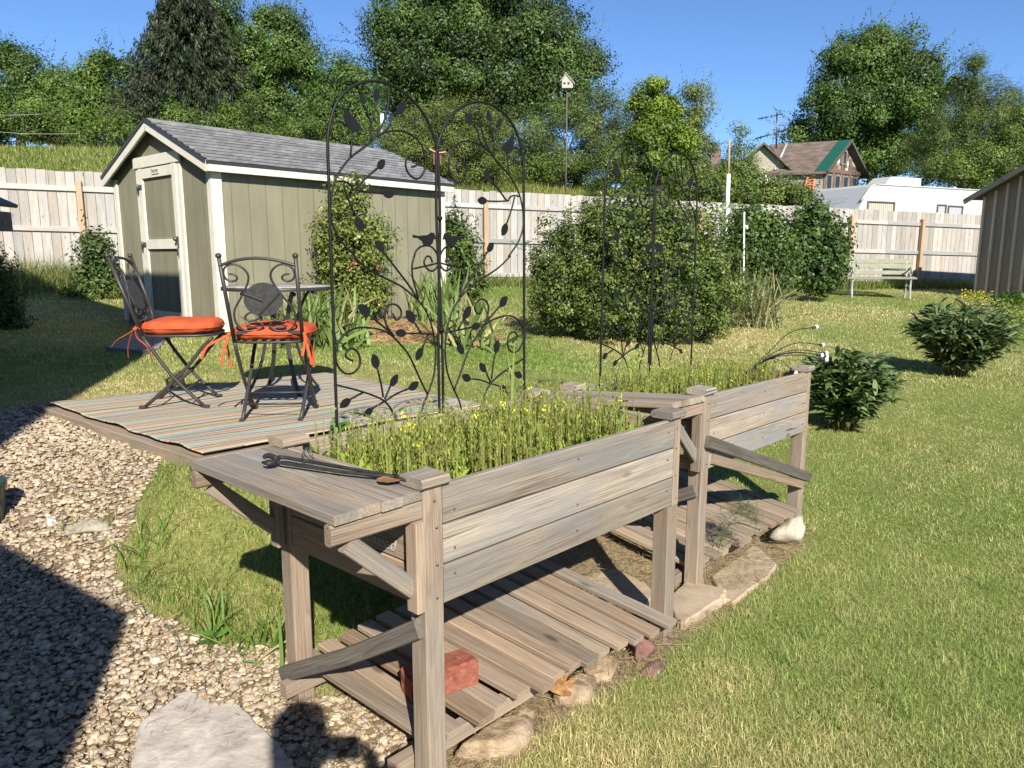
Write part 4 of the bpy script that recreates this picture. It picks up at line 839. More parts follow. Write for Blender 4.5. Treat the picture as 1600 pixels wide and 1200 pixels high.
# ================================================================== FIREFLY LIGHTS
base = Q2(la2-.42,.20,-.06); tips = [(1275,511),(1285,539),(1290,552),(1283,555),(1291,557),(1290,562),(1242,582)]
for i,((u,v),yy,lab) in enumerate(zip(tips,(3.6,3.75,3.62,3.55,3.7,3.5,3.47),('highest white bulb on a black wire arching over the further planter','second highest white bulb on a black wire beyond the corner post','upper bulb of the tight cluster of white bulbs before the leafy bush','left bulb of the tight cluster of white bulbs before the leafy bush','right bulb of the tight cluster of white bulbs before the leafy bush','lowest bulb of the tight cluster of white bulbs before the leafy bush','white bulb drooping onto the planter rim beside the corner post'))):
    r = thing('garden_light', lab, 'light', base+np.array([.006*i,0,0]), 0, 'white bulb garden lights in the further planter'); e = P(u,v,yy); st = P(1185+i*1.2,566,3.33+.02*i)
    mid = (st+e)/2+np.array([0,0,(.05,.045,.035,.03,.032,.028,.035)[i]]); up = nrm(e-mid)
    MB().tube([base+np.array([.006*i,0,0]), st, mid, e-up*.02],.0021,6,5).build('wire_stem', M['wire'], r); MB().tube([e-up*.028,e-up*.004],.0062,8).build('socket', M['wire'], r); MB().ball(e+up*.004,.0105,n=12,m=9).build('bulb', M['bulb'], r)
# ================================================================== SHED
zs_ = .455; WH = 1.82; SW, SLn = 2.44, 3.3
sh = thing('garden_shed','sage green garden shed with cream trim and a grey shingle roof','shed',(SQ[0],SQ[1],zs_))
se3, sl3, zz = np.r_[se,0], np.r_[sl,0], np.array([0,0,1.])
def S(a, b, z): return np.array([SQ[0],SQ[1],zs_]) + se3*a + sl3*b + zz*z      # a along the side, b along the front, z up
RISE = .50; OV = .07
def quadm(pts, m, name, parent, gr):
    mb = MB(); mb.add(pts, [tuple(range(len(pts)))], (1,1,1), gr); return mb.build(name, m, parent)
b0 = .06
quadm([S(0,0,b0),S(SLn,0,b0),S(SLn,0,WH),S(0,0,WH)], M['siding'], 'side_wall', sh, [(0,0,0),(SLn,0,0),(SLn,0,WH),(0,0,WH)])
fw = [(0,b0),(SW,b0),(SW,WH),(SW/2,WH+RISE),(0,WH)]
quadm([S(0,b,z) for b,z in fw][::-1], M['siding'], 'front_wall', sh, [(b,0,z) for b,z in fw][::-1])
quadm([S(SLn,b,z) for b,z in fw], M['siding'], 'back_wall', sh, [(b,0,z) for b,z in fw])
quadm([S(SLn,SW,b0),S(0,SW,b0),S(0,SW,WH),S(SLn,SW,WH)], M['siding'], 'side_wall', sh, [(0,0,0),(SLn,0,0),(SLn,0,WH),(0,0,WH)])
mb = MB()
for b in (.1, SW/2, SW-.1): MB().board(S(.02,b,b0-.10), S(SLn-.02,b,b0-.10), .2,.12).build('foundation_skid', M['concrete'], sh)
mb = MB(); tw=.095
for q_,w_ in (((-.014,tw/2-.028,-.06),sl3),((tw/2,-.014,-.03),se3),((-.014,SW-tw/2,-.05),sl3),((SLn-tw/2,-.014,-.03),se3)): MB().board(S(q_[0],q_[1],b0-.02), S(q_[0],q_[1],WH+q_[2]), tw,.024, w_).build('corner_trim', M['trim'], sh)
# gable trim and door
d0, d1 = .68, 1.72        # door span along the front (from the near right corner)
mb = MB(); dh = 1.86
for b in (d0, d1): MB().board(S(-.014,b,b0), S(-.014,b,dh+.05), .085,.024, sl3).build('door_casing', M['trim'], sh)
MB().board(S(-.030,d0-.06,dh+.055), S(-.030,d1+.06,dh+.055), .12,.024, zz).build('door_header', M['trim'], sh)
dr = quadm([S(-.012,d1-.045,.09),S(-.012,d0+.045,.09),S(-.012,d0+.045,dh),S(-.012,d1-.045,dh)], M['siding'], 'door', sh, [(.1,0,.1),(1.05,0,.1),(1.05,0,dh),(.1,0,dh)])
mb = MB(); ft=.095
for b in (d0+.045+ft/2, d1-.045-ft/2): mb.board(S(-.025,b,.10), S(-.025,b,dh-.012), ft,.026, sl3)
for z in (.15, .98, dh-.075): mb.board(S(-.026,d0+.045+ft,z), S(-.026,d1-.045-ft,z), .11,.026, zz)
mb.build('door_frame', M['trim'], dr)
for z in (.28, .98, dh-.22):
    mb = MB(); mb.board(S(-.045,d1-.03,z), S(-.045,d1-.13,z), .05,.008, zz); mb.tube([S(-.05,d1-.045,z-.035),S(-.05,d1-.045,z+.035)],.008,8); mb.board(S(-.043,d1+.0,z-.03), S(-.043,d1-.03,z-.03), .10,.006, zz); mb.build('hinge', M['galv'], dr)
mb = MB(); mb.board(S(-.045,d0+.09,.94), S(-.045,d0+.09,1.06), .035,.01, sl3); mb.ball(S(-.07,d0+.09,1.03),.024); mb.tube([S(-.06,d0+.075,1.0),S(-.062,d0+.07,.85)],.007,6); mb.build('handle', M['galv'], dr)
pl = MB(); pl.board(S(-.046,(d0+d1)/2+.09,dh-.065), S(-.046,(d0+d1)/2-.09,dh-.065), .065,.004, zz); pl = pl.build('name_plate', M['trim'], dr)
cu = bpy.data.curves.new('lettering','FONT'); cu.body = 'Storrer'; cu.size = .06; cu.align_x='CENTER'; cu.extrude=.0006
to = bpy.data.objects.new('lettering', cu); COL.objects.link(to); bpy.context.view_layer.update(); me = bpy.data.meshes.new_from_object(to.evaluated_get(bpy.context.evaluated_depsgraph_get())); bpy.data.objects.remove(to)
me.materials.clear(); lo_ = link('lettering', me, M['drip'], pl); pos = S(-.0495,(d0+d1)/2,dh-.08)-np.array(locof(pl)); me.transform(Matrix(((-sl3[0],0,-se3[0],pos[0]),(-sl3[1],0,-se3[1],pos[1]),(0,1,0,pos[2]),(0,0,0,1))))
# roof
def rf(a, q, side, off=0):     # q 0 ridge .. 1 wall line; side +1 near, -1 far
    b = SW/2 - side*(SW/2)*q; return S(a, b, WH+RISE-RISE*q+off)
ro = thing_roof = None
mb = MB(); nc = 11; qm = 1+OV/(SW/2)*1.4
for side in (1,-1):
    for i in range(nc):
        q0, q1 = qm*i/nc, qm*(i+1)/nc; x = -.09
        while x < SLn+.09:
            w = min(random.choice((.17,.25,.33)), SLn+.09-x); k = random.uniform(.78,1.12); lift = .034+random.uniform(0,.003)
            mb.add([rf(x,q0,side,.026), rf(x+w,q0,side,.026), rf(x+w,q1+.004,side,lift+.012), rf(x,q1+.004,side,lift+.012), rf(x+w,q1+.004,side,lift-.004), rf(x,q1+.004,side,lift-.004)], [(0,1,2,3) if side<0 else (3,2,1,0),(3,2,4,5) if side<0 else (5,4,2,3)], (k,k,k*1.02)); x += w
roof = mb.build('roof', M['shingle'], sh)
mb = MB()
for side in (1,-1):
    for x in np.arange(-.09,SLn,.2): k=random.uniform(.7,1.1); mb.add([rf(x,-.0,side,.046), rf(x+.2,0,side,.044), rf(x+.2,.10,side,.040), rf(x,.10,side,.042)], [(0,1,2,3) if side<0 else (3,2,1,0)], (k,k,k))
mb.build('ridge_cap', M['shingle'], roof)
mb = MB()
for side in (1,-1): mb.add([rf(-.085,0,side,.02),rf(SLn+.085,0,side,.02),rf(SLn+.085,qm,side,.02),rf(-.085,qm,side,.02),rf(-.085,0,side,.0),rf(SLn+.085,0,side,.0),rf(SLn+.085,qm,side,.0),rf(-.085,qm,side,.0)],[(0,1,2,3),(7,6,5,4),(0,4,5,1),(1,5,6,2),(2,6,7,3),(3,7,4,0)])
mb.build('roof_deck', M['slat'], roof)
mb = MB(); rd = nrm(rf(0,1,1)-rf(0,0,1)); 
for a in (-.10, SLn+.10):
    for side in (1,-1):
        p, q = rf(a,0.0,side,-.035), rf(a,qm,side,-.035); MB().board(p,q,.105,.026,np.cross(nrm(q-p),se3),.003).build('rake_fascia', M['trim'], roof)
mb = MB()
for side in (1,-1): MB().board(rf(-.086,qm,side,-.035), rf(SLn+.086,qm,side,-.035), .095,.024, zz, .003).build('eave_fascia', M['trim'], roof)
mb = MB()
for a in (-.118, SLn+.118):
    for side in (1,-1): MB().board(rf(a,-.01,side,.022), rf(a,qm+.01,side,.022), .042,.012, np.cross(nrm(rf(a,1,side)-rf(a,0,side)),se3)).build('drip_edge', M['drip'], roof)
for side in (1,-1): MB().board(rf(-.11,qm+.015,side,.016), rf(SLn+.11,qm+.015,side,.016), .026,.012, zz).build('drip_edge', M['drip'], roof)
# ================================================================== FENCE
fn_ = thing('board_fence','long silvery board fence running along the back of the whole yard','fence',(0,fence_y(0),fence_h(0)))
fd = np.r_[u2(fence_b-fence_a),0]; fnn = np.array([fd[1],-fd[0],0]); FA = np.array([fence_a[0],fence_a[1],0])
def Fp_(s, z, o=0): p = FA+fd*s; p = p+fnn*o; p[2] = fence_h(p[0])+z; return p
mb = MB(); s = -7.5
while s < 26:
    w = .138+random.uniform(-.004,.004); tz = random.uniform(-.012,.012); mb.board(Fp_(s+w/2,.05), Fp_(s+w/2,1.83+tz), w,.016, fd, .003, col=(lambda k,j:(k*1.02+j,k,k*.98-j))(random.uniform(.72,1.1),random.uniform(-.02,.05))); s += w+.006
mb.build('pickets', M['fence'], fn_)
for z in (.18,.86,1.54):
    mb = MB(); q = -7.5
    while q < 26: MB().board(Fp_(q+.002,z,.028), Fp_(q+2.3,z,.028), .085,.036, zz, .004).build('rail', M['fence'], fn_); q += 2.302
def s_at(u):       # run along the fence where the sight line u meets it
    best = min(np.arange(-7,26,.02), key=lambda q: abs(((lambda p:(p[0]/((p[1])*cp+ (CAMZ-p[2])*sp))*F+800)(Fp_(q,1.2)))-u)); return best
for u in (-120,128,757,1092,1205,1326,1436,1580):
    q = s_at(u); MB().board(Fp_(q,-.05,.075), Fp_(q,1.66,.075), .088,.088, fd, .004).build('post', M['fence_post'], fn_)
for q in (s_at(757)-2.4, s_at(757)-4.8, s_at(757)+2.3):
    MB().board(Fp_(q,-.05,.075), Fp_(q,1.66,.075), .088,.088, fd, .004).build('post', M['fence_post'], fn_)
# ================================================================== BARN AT RIGHT
bz = .44; bq = np.array([9.95,16.15]); bd = nrm([.232,-.973]); bp = np.array([.973,.232])
ba = thing('board_barn','weathered board and batten outbuilding at the right edge of the yard','outbuilding',(bq[0],bq[1],bz))
b3, p3 = np.r_[bd,0], np.r_[bp,0]
def Bp(a, o, z): return np.array([bq[0],bq[1],bz])+b3*a+p3*o+zz*z
def top_(a): return 2.10+.415*a
mb = MB(); s = 0
while s < 4.2:
    w=.27; k=random.uniform(.7,1.1); z1_=top_(s+w/2); mb.board(Bp(s+w/2,0,0), Bp(s+w/2,0,z1_), w,.022, b3,.002); s+=w+.003
wl = mb.build('gable_wall', M['barn'], ba)
mb = MB(); s=0
while s < 4.2: mb.board(Bp(s,-.032,.02), Bp(s,-.032,top_(s)-.02), .05,.042, b3, .004); s += .273
mb.build('batten', M['barn_batten'], ba)
mb = MB(); s=.12
while s < 3.5: mb.board(Bp(.0,s,0), Bp(.0,s,2.08), .235,.022, p3,.002); s+=.24
mb.build('back_wall', M['barn'], ba)
mb = MB(); rn = nrm(np.cross(Bp(1,0,top_(1))-Bp(0,0,top_(0)),p3)); 
if rn[2]<0: rn=-rn
for i in range(12): mb.board(Bp(-.22,-.17+i*.33,top_(-.22)+.03), Bp(4.3,-.17+i*.33,top_(4.3)+.03), .335,.022, p3,.001)
rb = mb.build('roof', mat('dark_metal_roof',(.075,.07,.068),.7), ba)
MB().board(Bp(-.22,-.335,top_(-.22)-.02), Bp(4.3,-.335,top_(4.3)-.02), .10,.026, rn,.003).build('rake_board', M['barn'], rb)
# ================================================================== BENCH
be = thing('park_bench','pale slatted park bench with curled cast iron ends by the fence','bench'); bl = .60
M['bench_wood']=noisy('pale_green_bench_paint',[(.3,(.20,.205,.14)),(.7,(.28,.285,.205))],8,.6,(60,.2,.003)); M['bench_iron']=noisy('grey_white_cast_iron',[(.3,(.22,.22,.21)),(.7,(.42,.42,.40))],14,.5)
mb=MB()
for i in range(5): mb.board((-.20+i*.10,-bl-.06,.43-.012*abs(i-2)+.004*i),(-.20+i*.10,bl+.06,.43-.012*abs(i-2)+.004*i),.075,.028,(1,0,0))
mb.build('seat_slats',M['bench_wood'],be,False); mb=MB()
for i,z in enumerate((.53,.66,.765)): mb.board((-.255-.045*i,-bl-.06,z),(-.255-.045*i,bl+.06,z),.085,.024,(-.25,0,1))
mb.build('back_slats',M['bench_wood'],be,False)
for sg in (-1,1):
    y=sg*bl*.92; mb=MB(); f=lambda pts,r: mb.tube([(p[0],y,p[1]) for p in pts],r,8,4)
    f([(.25,.0),(.235,.10),(.19,.24),(.20,.40),(.215,.42)],[.026,.022,.022,.024]); f([(-.26,0),(-.25,.10),(-.20,.24),(-.22,.40),(-.27,.55),(-.36,.80)],[.026,.022,.02,.02,.018])
    f([(-.22,.41),(0,.395),(.215,.415)],.02); f([(-.27,.55),(-.2,.56),(-.1,.60),(.06,.63),(.19,.615),(.235,.57),(.21,.53),(.18,.55)],.017); f([(.17,.42),(.12,.50),(.15,.60)],.012); f([(-.15,.41),(-.08,.50),(0,.53),(.08,.49),(.06,.43),(0,.44)],.011); f([(-.24,.2),(0,.27),(.2,.2)],.014)
    mb.build('iron_end',M['bench_iron'],be,False)
bc=G(1372,466); be.location=bc; be.rotation_euler=(0,0,math.radians(-90-16))
# ================================================================== TRAVEL TRAILER
tv = thing('travel_trailer','white travel trailer with a curtained window parked behind the fence','trailer')
ty=25.5; tl=P(1336,330,25.0); td=np.r_[nrm([.90,.43]),0]; tn=np.array([td[1],-td[0],0]); tv.location=(float(tl[0]),float(tl[1]),h1(tl[0],tl[1]))
gz=h1(tl[0],tl[1]); ztop=P(1400,287,ty)[2]
def T(a,o,z): p=np.array([tl[0],tl[1],0])+td*a-tn*o; p[2]=z; return p
zb_=gz+.55; hh=ztop-zb_
prof=[(.0,.42),(.05,.52),(.62,.93),(.80,.985),(1.0,1.0),(7.4,1.0),(7.6,.96),(7.65,.85),(7.65,0),(.35,0),(.0,.2)]
mb=MB(); n=len(prof); Aq=[T(a,0,zb_+hh*z) for a,z in prof]; Bq=[T(a,2.4,zb_+hh*z) for a,z in prof]
mb.add(Aq+Bq,[tuple(range(n))[::-1],tuple(range(n,2*n))]+[(i,(i+1)%n,n+(i+1)%n,n+i) for i in range(n)]); M['rv']=noisy('white_gelcoat',[(.3,(.41,.41,.395)),(.7,(.47,.47,.455))],1.5,.3,None)
bod=mb.build('body',M['rv'],tv)
mb=MB(); mb.add([T(-.012,.06,zb_+hh*.43),T(.04,.06,zb_+hh*.535),T(.61,.06,zb_+hh*.945),T(.61,2.34,zb_+hh*.945),T(.04,2.34,zb_+hh*.535),T(-.012,2.34,zb_+hh*.43)],[(0,1,4,5),(1,2,3,4)]); mb.build('front_cap',M['rvg'] if 'rvg' in M else mat('grey_nose_panel',(.36,.38,.40),.35),bod)
mb=MB()
for a in (.66,.70): mb.tube([T(a-.45,-.012,zb_+hh*.72),T(a,-.012,zb_+hh*.955),T(a+.25,-.012,zb_+hh*.985)],.018,6,3)
mb.tube([T(.9,-.01,zb_+hh*.985),T(7.4,-.01,zb_+hh*.985)],.02,6); mb.build('edge_trim',M['rv'],tv)
def rvwin(a0,a1,z0_,z1_,cur):
    fm=MB(); 
    for p,q in (((a0,z0_),(a1,z0_)),((a0,z1_),(a1,z1_)),((a0,z0_),(a0,z1_)),((a1,z0_),(a1,z1_))): fm.board(T(p[0],-.012,p[1]),T(q[0],-.012,q[1]),.085,.03,tn)
    w=fm.build('window',mat('window_frame_grey',(.13,.125,.12),.5),tv)
    if cur:
        mb=MB(); k=26
        pts=[(a0+(a1-a0)*i/k, -.006+.01*(i%2)) for i in range(k+1)]
        V=[T(a,o,z0_) for a,o in pts]+[T(a,o,z1_) for a,o in pts]; mb.add(V,[(i,i+1,k+2+i,k+1+i) for i in range(k)]); mb.build('curtain',mat('cream_curtain',(.36,.29,.18),.8),w)
    else:
        mb=MB(); mb.add([T(a0,-.004,z0_),T(a1,-.004,z0_),T(a1,-.004,z1_),T(a0,-.004,z1_)],[(0,1,2,3)]); mb.build('blind',mat('white_blind',(.36,.37,.39),.4),w)
zvp=lambda v,yy=25.8: P(1400,v,yy)[2]
def au(u): # run along trailer for pixel u
    return min(np.arange(-1,9,.02),key=lambda a:abs((lambda p:p[0]/(p[1]*cp+(CAMZ-p[2])*sp)*F+800)(T(a,0,ztop-.7))-u))
rvwin(au(1355),au(1396),zvp(334),zvp(316.5),True); rvwin(au(1464),au(1477),zvp(336),zvp(317),False); rvwin(au(1481),au(1503),zvp(338),zvp(318),False)
mb=MB(); a0,a1=au(1410),au(1466); zt=ztop
mb.add([T(a0,.75,zt),T(a1,.75,zt),T(a1,.75,zt+.36),T(a0+.32,.75,zt+.36),T(a0+.05,.75,zt+.16),T(a0,1.5,zt),T(a1,1.5,zt),T(a1,1.5,zt+.36),T(a0+.32,1.5,zt+.36),T(a0+.05,1.5,zt+.16)],[(0,1,2,3,4),(9,8,7,6,5),(1,6,7,2),(2,7,8,3),(3,8,9,4),(4,9,5,0)])
ac=mb.build('roof_air_conditioner',M['rv'],tv); mb=MB()
for i in range(4): mb.board(T(a1-.55,.742,zt+.07+.065*i),T(a1-.06,.742,zt+.07+.065*i),.018,.01,zz)
mb.build('vent_slats',mat('vent_grey',(.42,.42,.42),.5),ac)
MB().ball(T(au(1509),.5,zt+.05),.07).build('vent_cap',M['rv'],tv)
mb=MB()                                # worn emblem on the nose
def nose(q,o): return T(-.018+.66*q,o,zb_+hh*(.50+.45*q))
mb.tube([nose(.55+.10*math.sin(a),1.05+.42*math.cos(a)) for a in np.linspace(.3,5.6,24)],.014,5)
for k in range(5): mb.tube([nose(.50+.03*math.sin(k*2),.75+.14*k),nose(.58,.80+.14*k),nose(.53,.86+.14*k)],.012,5,3)
mb.build('emblem',mat('faded_grey_emblem',(.25,.26,.28),.5),bod); MB().tube([nose(.12,.2),nose(.12,2.2)],.012,5).build('seam',mat('seam_grey',(.36,.37,.38),.5),bod)
for a in (3.6,4.5): MB().tube([T(a,-.01,gz+.36),T(a,.2,gz+.36)],.34,20).build('wheel',M['drip'],tv)
# ================================================================== OLD FARMHOUSE
fy=46.0; ap=P(1323,221,fy); e1_=P(1286,266,fy); er=P(1346,268,fy-0.0); gzf=P(1300,318,fy)[2]-1.2
fh=thing('farmhouse','old farmhouse with a brown roof, stripped gable and green roof edge beyond the fence','house',(ap[0],ap[1],gzf))
gw=np.r_[nrm([.80,.60]),0]; gl=np.r_[nrm([-.91,.42]),0]      # across the gable, along the ridge
hw=2.0; ez=e1_[2]; az_=ap[2]; LN=4.3; c0=np.array([ap[0],ap[1],0])
def Hh(a,w,z): p=c0+gl*a+gw*w; p[2]=z; return p
stuc=noisy('grey_stucco',[(.3,(.20,.19,.18)),(.7,(.33,.32,.30))],3,.9,(20,.3,.02)); shg=None
m=mat('brown_wood_shingles',rough=.95,spec=.1); t=NT(m); co=t.n('ShaderNodeTexCoord').outputs['Object']; t.l(t.ramp(t.noise(t.mapping(co,(1,1,5)),2.2,5,.7),[(.3,(.065,.05,.042)),(.5,(.13,.10,.084)),(.7,(.20,.165,.14))]),t.b.inputs['Base Color']); M['brown_roof']=m
mb=MB(); mb.add([Hh(.15,-hw,gzf),Hh(LN,-hw,gzf),Hh(LN,-hw,ez),Hh(.15,-hw,ez)],[(0,1,2,3)]); mb.build('side_wall',stuc,fh)
gx_=.15; mb=MB(); mb.add([Hh(gx_,-hw,gzf),Hh(gx_,hw,gzf),Hh(gx_,hw,ez),Hh(gx_,0,az_-.1),Hh(gx_,-hw,ez)],[(0,1,2,3,4)]); gwall=mb.build('gable_wall',noisy('stripped_boards',[(.38,(.07,.05,.04)),(.46,(.16,.12,.10)),(.54,(.50,.49,.47))],1.6,.9),fh)
mb=MB()
for w in (-1.9,-1.0,-.1,.8,1.7): mb.board(Hh(gx_-.05,w,gzf),Hh(gx_-.05,w,ez+max(0,(az_-ez)*(1-abs(w)/hw)-.25)),.20,.07,gw,col=(.7,.5,.4))
mb.board(Hh(gx_-.06,-hw,ez-.1),Hh(gx_-.06,hw,ez-.1),.22,.07,zz,col=(.7,.5,.4)); mb.build('stud',mat('old_stud_wood',(.15,.10,.075),.9),gwall)
M['oldstud']=noisy('weathered_window_frame',[(.3,(.12,.085,.065)),(.7,(.30,.27,.25))],3,.9)
def fwin(w,z0,z1,ww,nm='window'):
    f=MB(); 
    for a,b in (((w-ww,z0),(w+ww,z0)),((w-ww,z1),(w+ww,z1)),((w-ww,z0),(w-ww,z1)),((w+ww,z0),(w+ww,z1))): f.board(Hh(gx_-.07,*a),Hh(gx_-.07,*b),.09,.06,gw if a[1]!=b[1] else zz,col=(1,1,1))
    f=f.build(nm,M['oldstud'],fh); q=MB(); q.add([Hh(gx_-.055,w-ww,z0),Hh(gx_-.055,w+ww,z0),Hh(gx_-.055,w+ww,z1),Hh(gx_-.055,w-ww,z1)],[(0,1,2,3)]); q.build('pane',M['glass'],f)
M['glass']=mat('dark_window_glass',(.02,.022,.025),.08,0,.6)
for w in (-1.45,-.55,.35,1.3): fwin(w,ez-1.75,ez-.35,.28)
fwin(.0,ez+.35,ez+1.1,.28)
mb=MB(); ov=.35; zd=(az_-ez)/hw*ov
for sd_ in (-1,1): mb.add([Hh(-.25,0,az_+.08),Hh(LN,0,az_+.08),Hh(LN,sd_*(hw+ov),ez-zd+.08),Hh(-.25,sd_*(hw+ov),ez-zd+.08),Hh(-.25,0,az_-.06),Hh(LN,0,az_-.06),Hh(LN,sd_*(hw+ov),ez-zd-.06),Hh(-.25,sd_*(hw+ov),ez-zd-.06)],[(0,1,2,3),(7,6,5,4),(0,4,5,1),(1,5,6,2),(2,6,7,3),(3,7,4,0)])
rfm=mb.build('roof',M['brown_roof'],fh)
mb=MB(); mb.add([Hh(-.27,-.0,az_+.10),Hh(.45,0,az_+.10),Hh(.45,-(hw+ov),ez-zd+.10),Hh(-.27,-(hw+ov),ez-zd+.10)],[(0,1,2,3)]); mb.build('green_roof_panel',mat('green_metal_roof',(.008,.07,.05),.45),rfm)
mb=MB()
for sd_ in (-1,1): mb.board(Hh(-.28,0,az_+.0),Hh(-.28,sd_*(hw+ov),ez-zd),.22,.05,np.cross(nrm(Hh(0,sd_*hw,ez)-Hh(0,0,az_)),gl),col=(.8,.8,.8))
mb.build('bargeboard',M['dark_board'],rfm)
# cross wing with its own gable facing the yard
wx=LN-.9; wc_=Hh(wx,-2.3,0); ww_=1.75; wdir=nrm(gl*.93-gw*.36); wout=nrm(np.array([wdir[1],-wdir[0],0]));
if np.dot(wout,[0,-1,0])<0: wout=-wout
wz=az_-.15; we=ez-.15
def Wg(a,w,z): p=wc_+wdir*w-wout*a; p[2]=z; return p
cream=noisy('cream_stucco',[(.3,(.26,.24,.19)),(.7,(.37,.345,.285))],3,.9)
mb=MB(); mb.add([Wg(0,-ww_,gzf),Wg(0,ww_,gzf),Wg(0,ww_,we),Wg(0,0,wz-.1),Wg(0,-ww_,we),Wg(4,-ww_,gzf),Wg(4,-ww_,we)],[(0,1,2,3,4),(5,0,4,6)]); mb.build('wing_wall',cream,fh)
mb=MB()
for sd_ in (-1,1): mb.add([Wg(-.4,0,wz+.08),Wg(5,0,wz+.08),Wg(5,sd_*(ww_+.4),we-.25),Wg(-.4,sd_*(ww_+.4),we-.25),Wg(-.4,0,wz-.06),Wg(5,0,wz-.06),Wg(5,sd_*(ww_+.4),we-.39),Wg(-.4,sd_*(ww_+.4),we-.39)],[(0,1,2,3),(7,6,5,4),(0,4,5,1),(1,5,6,2),(2,6,7,3),(3,7,4,0)])
wr=mb.build('wing_roof',M['brown_roof'],fh); MB().tube([Hh(LN-1.0,-.1,az_+.05),Hh(LN-1.6,-(hw+.2),ez)],.07,6).build('valley_flashing',M['rv'],wr)
MB().board(Hh(LN+3.0,-.4,az_-2),Hh(LN+3.0,-.4,az_-.0),.55,.5,gl).build('chimney',noisy('old_chimney_brick',[(.3,(.15,.11,.09)),(.7,(.26,.2,.17))],6,.9),fh)
def ladder(label,u0,v0,u1,v1,yy,w,m):
    a,b=P(u0,v0,yy),P(u1,v1,yy+.6); r=thing('ladder',label,'ladder',a); sd=np.array([w/2,0,0]); 
    for s_ in (-1,1): MB().board(a+sd*s_,b+sd*s_*.8,.09,.05,(1,0,0)).build('rail',m,r)
    mb=MB()
    for q in np.linspace(.08,.92,8): mb.tube([a*(1-q)+b*q-sd*.9,a*(1-q)+b*q+sd*.9],.035,6)
    mb.build('rung',m,r)
wl_=mat('white_ladder',(.62,.60,.56),.5); ol=mat('orange_ladder',(.60,.14,.06),.5)
ladder('orange ladder leaning on the grey wall of the farmhouse',1262,304,1269,270,44.6,.5,ol); ladder('white ladder leaning on the cream gable of the farmhouse',1187,287,1193,262,45.6,.6,wl_); ladder('lower white ladder right of the tall one at the farmhouse',1203,290,1208,271,45.4,.5,wl_); 
# ================================================================== POLES, BIRDHOUSES, ANTENNA, WIRES
yb=24.; bt=P(886,139,yb); g0=h1(bt[0],bt[1]); bh_=thing('birdhouse','pale birdhouse on a tall thin pole in front of the big tree','birdhouse',(bt[0],bt[1],g0))
MB().tube([(bt[0],bt[1],g0),bt],.022,8).build('pole',mat('grey_brown_pole',(.10,.085,.07),.7),bh_); w=.165
V=[bt+np.array(q) for q in [(-w,-.16,0),(w,-.16,0),(w,.16,0),(-w,.16,0),(-w,-.16,.22),(w,-.16,.12),(w,.16,.12),(-w,.16,.22),(-.05,-.16,.40),(-.05,.16,.40)]]
mb=MB(); mb.add(V,[(0,3,2,1),(0,1,5,8,4),(3,7,9,6,2),(0,4,7,3),(1,2,6,5)]); M['bh']=noisy('weathered_white_wood',[(.3,(.30,.28,.25)),(.7,(.46,.44,.39))],5,.8); bx=mb.build('box',M['bh'],bh_)
mb=MB(); mb.board(bt+np.array([-.07,0,.43]),bt+np.array([w+.06,0,.10]),.40,.02,(0,1,0)); mb.board(bt+np.array([-.03,0,.43]),bt+np.array([-w-.05,0,.19]),.40,.02,(0,1,0)); mb.build('roof',M['bh'],bh_)
mb=MB(); 
for x_ in (-.09,.03): mb.tube([bt+np.array([x_,-.168,.13]),bt+np.array([x_,-.158,.13])],.035,12)
mb.build('entrance_hole',M['drip'],bx)
pp=P(1137,345,14.5); pt=P(1140,217,14.5); g0=h1(pp[0],pp[1]); pw=thing('utility_pipe','white pipe on a rusty pole rising over the fence beside the big shrub','pole',(pp[0],pp[1],g0)); bx_=pp[0]; mid=P(1138.5,272,14.5)
MB().tube([(pp[0],pp[1],g0),mid],.036,10).build('white_pipe',M['white'],pw); MB().tube([mid-np.array([0,0,.1]),pt],.02,8).build('pole_top',M['fence_post'],pw)
q0=P(1163,470,11.0); q1=P(1163,331,11.0); sp_=thing('plant_stake','thin white stake with a wire hook in front of the far shrubs','stake',(q0[0],q0[1],h1(q0[0],q0[1]))); MB().tube([(q0[0],q0[1],h1(q0[0],q0[1])),q1],.011,8).build('rod',M['white'],sp_); MB().tube([P(1163,360,11),P(1164,352,11),P(1168,358,11),P(1167.5,352,11)],.009,6,3).build('hook',M['white'],sp_)
ar=thing('garden_arch','thin black hoop arch beyond the fence','arch',P(1122,300,20)); MB().tube([P(1100,296,20.5),P(1101,281,20.5),P(1107,275,20.4),P(1116,279,20.2),P(1124,290,20),P(1128,312,20)],.024,8,5).build('hoop',M['metal'],ar)
am=P(1213,232,47.); at_=thing('roof_antenna','old television antenna standing over the farmhouse roof','antenna',am); MB().tube([am,P(1214,176,47)],.05,6).build('mast',M['galv'],at_)
mb=MB(); mb.tube([P(1184,186,47),P(1223,178,47)],.035,5); mb.tube([P(1180,217,47),P(1232,202,47)],.045,5)
for u,v in ((1190,185),(1197,183.5),(1205,182),(1213,180),(1188,214.5),(1198,212),(1210,208.5),(1221,205)): mb.tube([P(u,v-2.5,46.6),P(u+1,v+2.5,47.4)],.02,5)
mb.build('elements',M['galv'],at_)
for i,((u0,v0),(u1,v1)) in enumerate((((-80,171),(70,178)),((-80,197),(125,209)))): tag(MB().tube([P(u0,v0,29),(P(u0,v0,29)+P(u1,v1,31))/2-np.array([0,0,.12]),P(u1,v1,31)],.007,5,6).build('utility_wire',mat('pale_wire',(.35,.36,.36),.5)),['upper of two thin wires strung in front of the trees at left','lower of two thin wires strung in front of the trees at left'][i],'wire')
bb=P(684,247,11.6); br_=thing('nest_box','small red brown bird box on a pole behind the shed roof','birdhouse',(bb[0],bb[1],h1(bb[0],bb[1]))); MB().tube([(bb[0],bb[1],h1(bb[0],bb[1])),bb],.02,8).build('pole',M['drip'],br_)
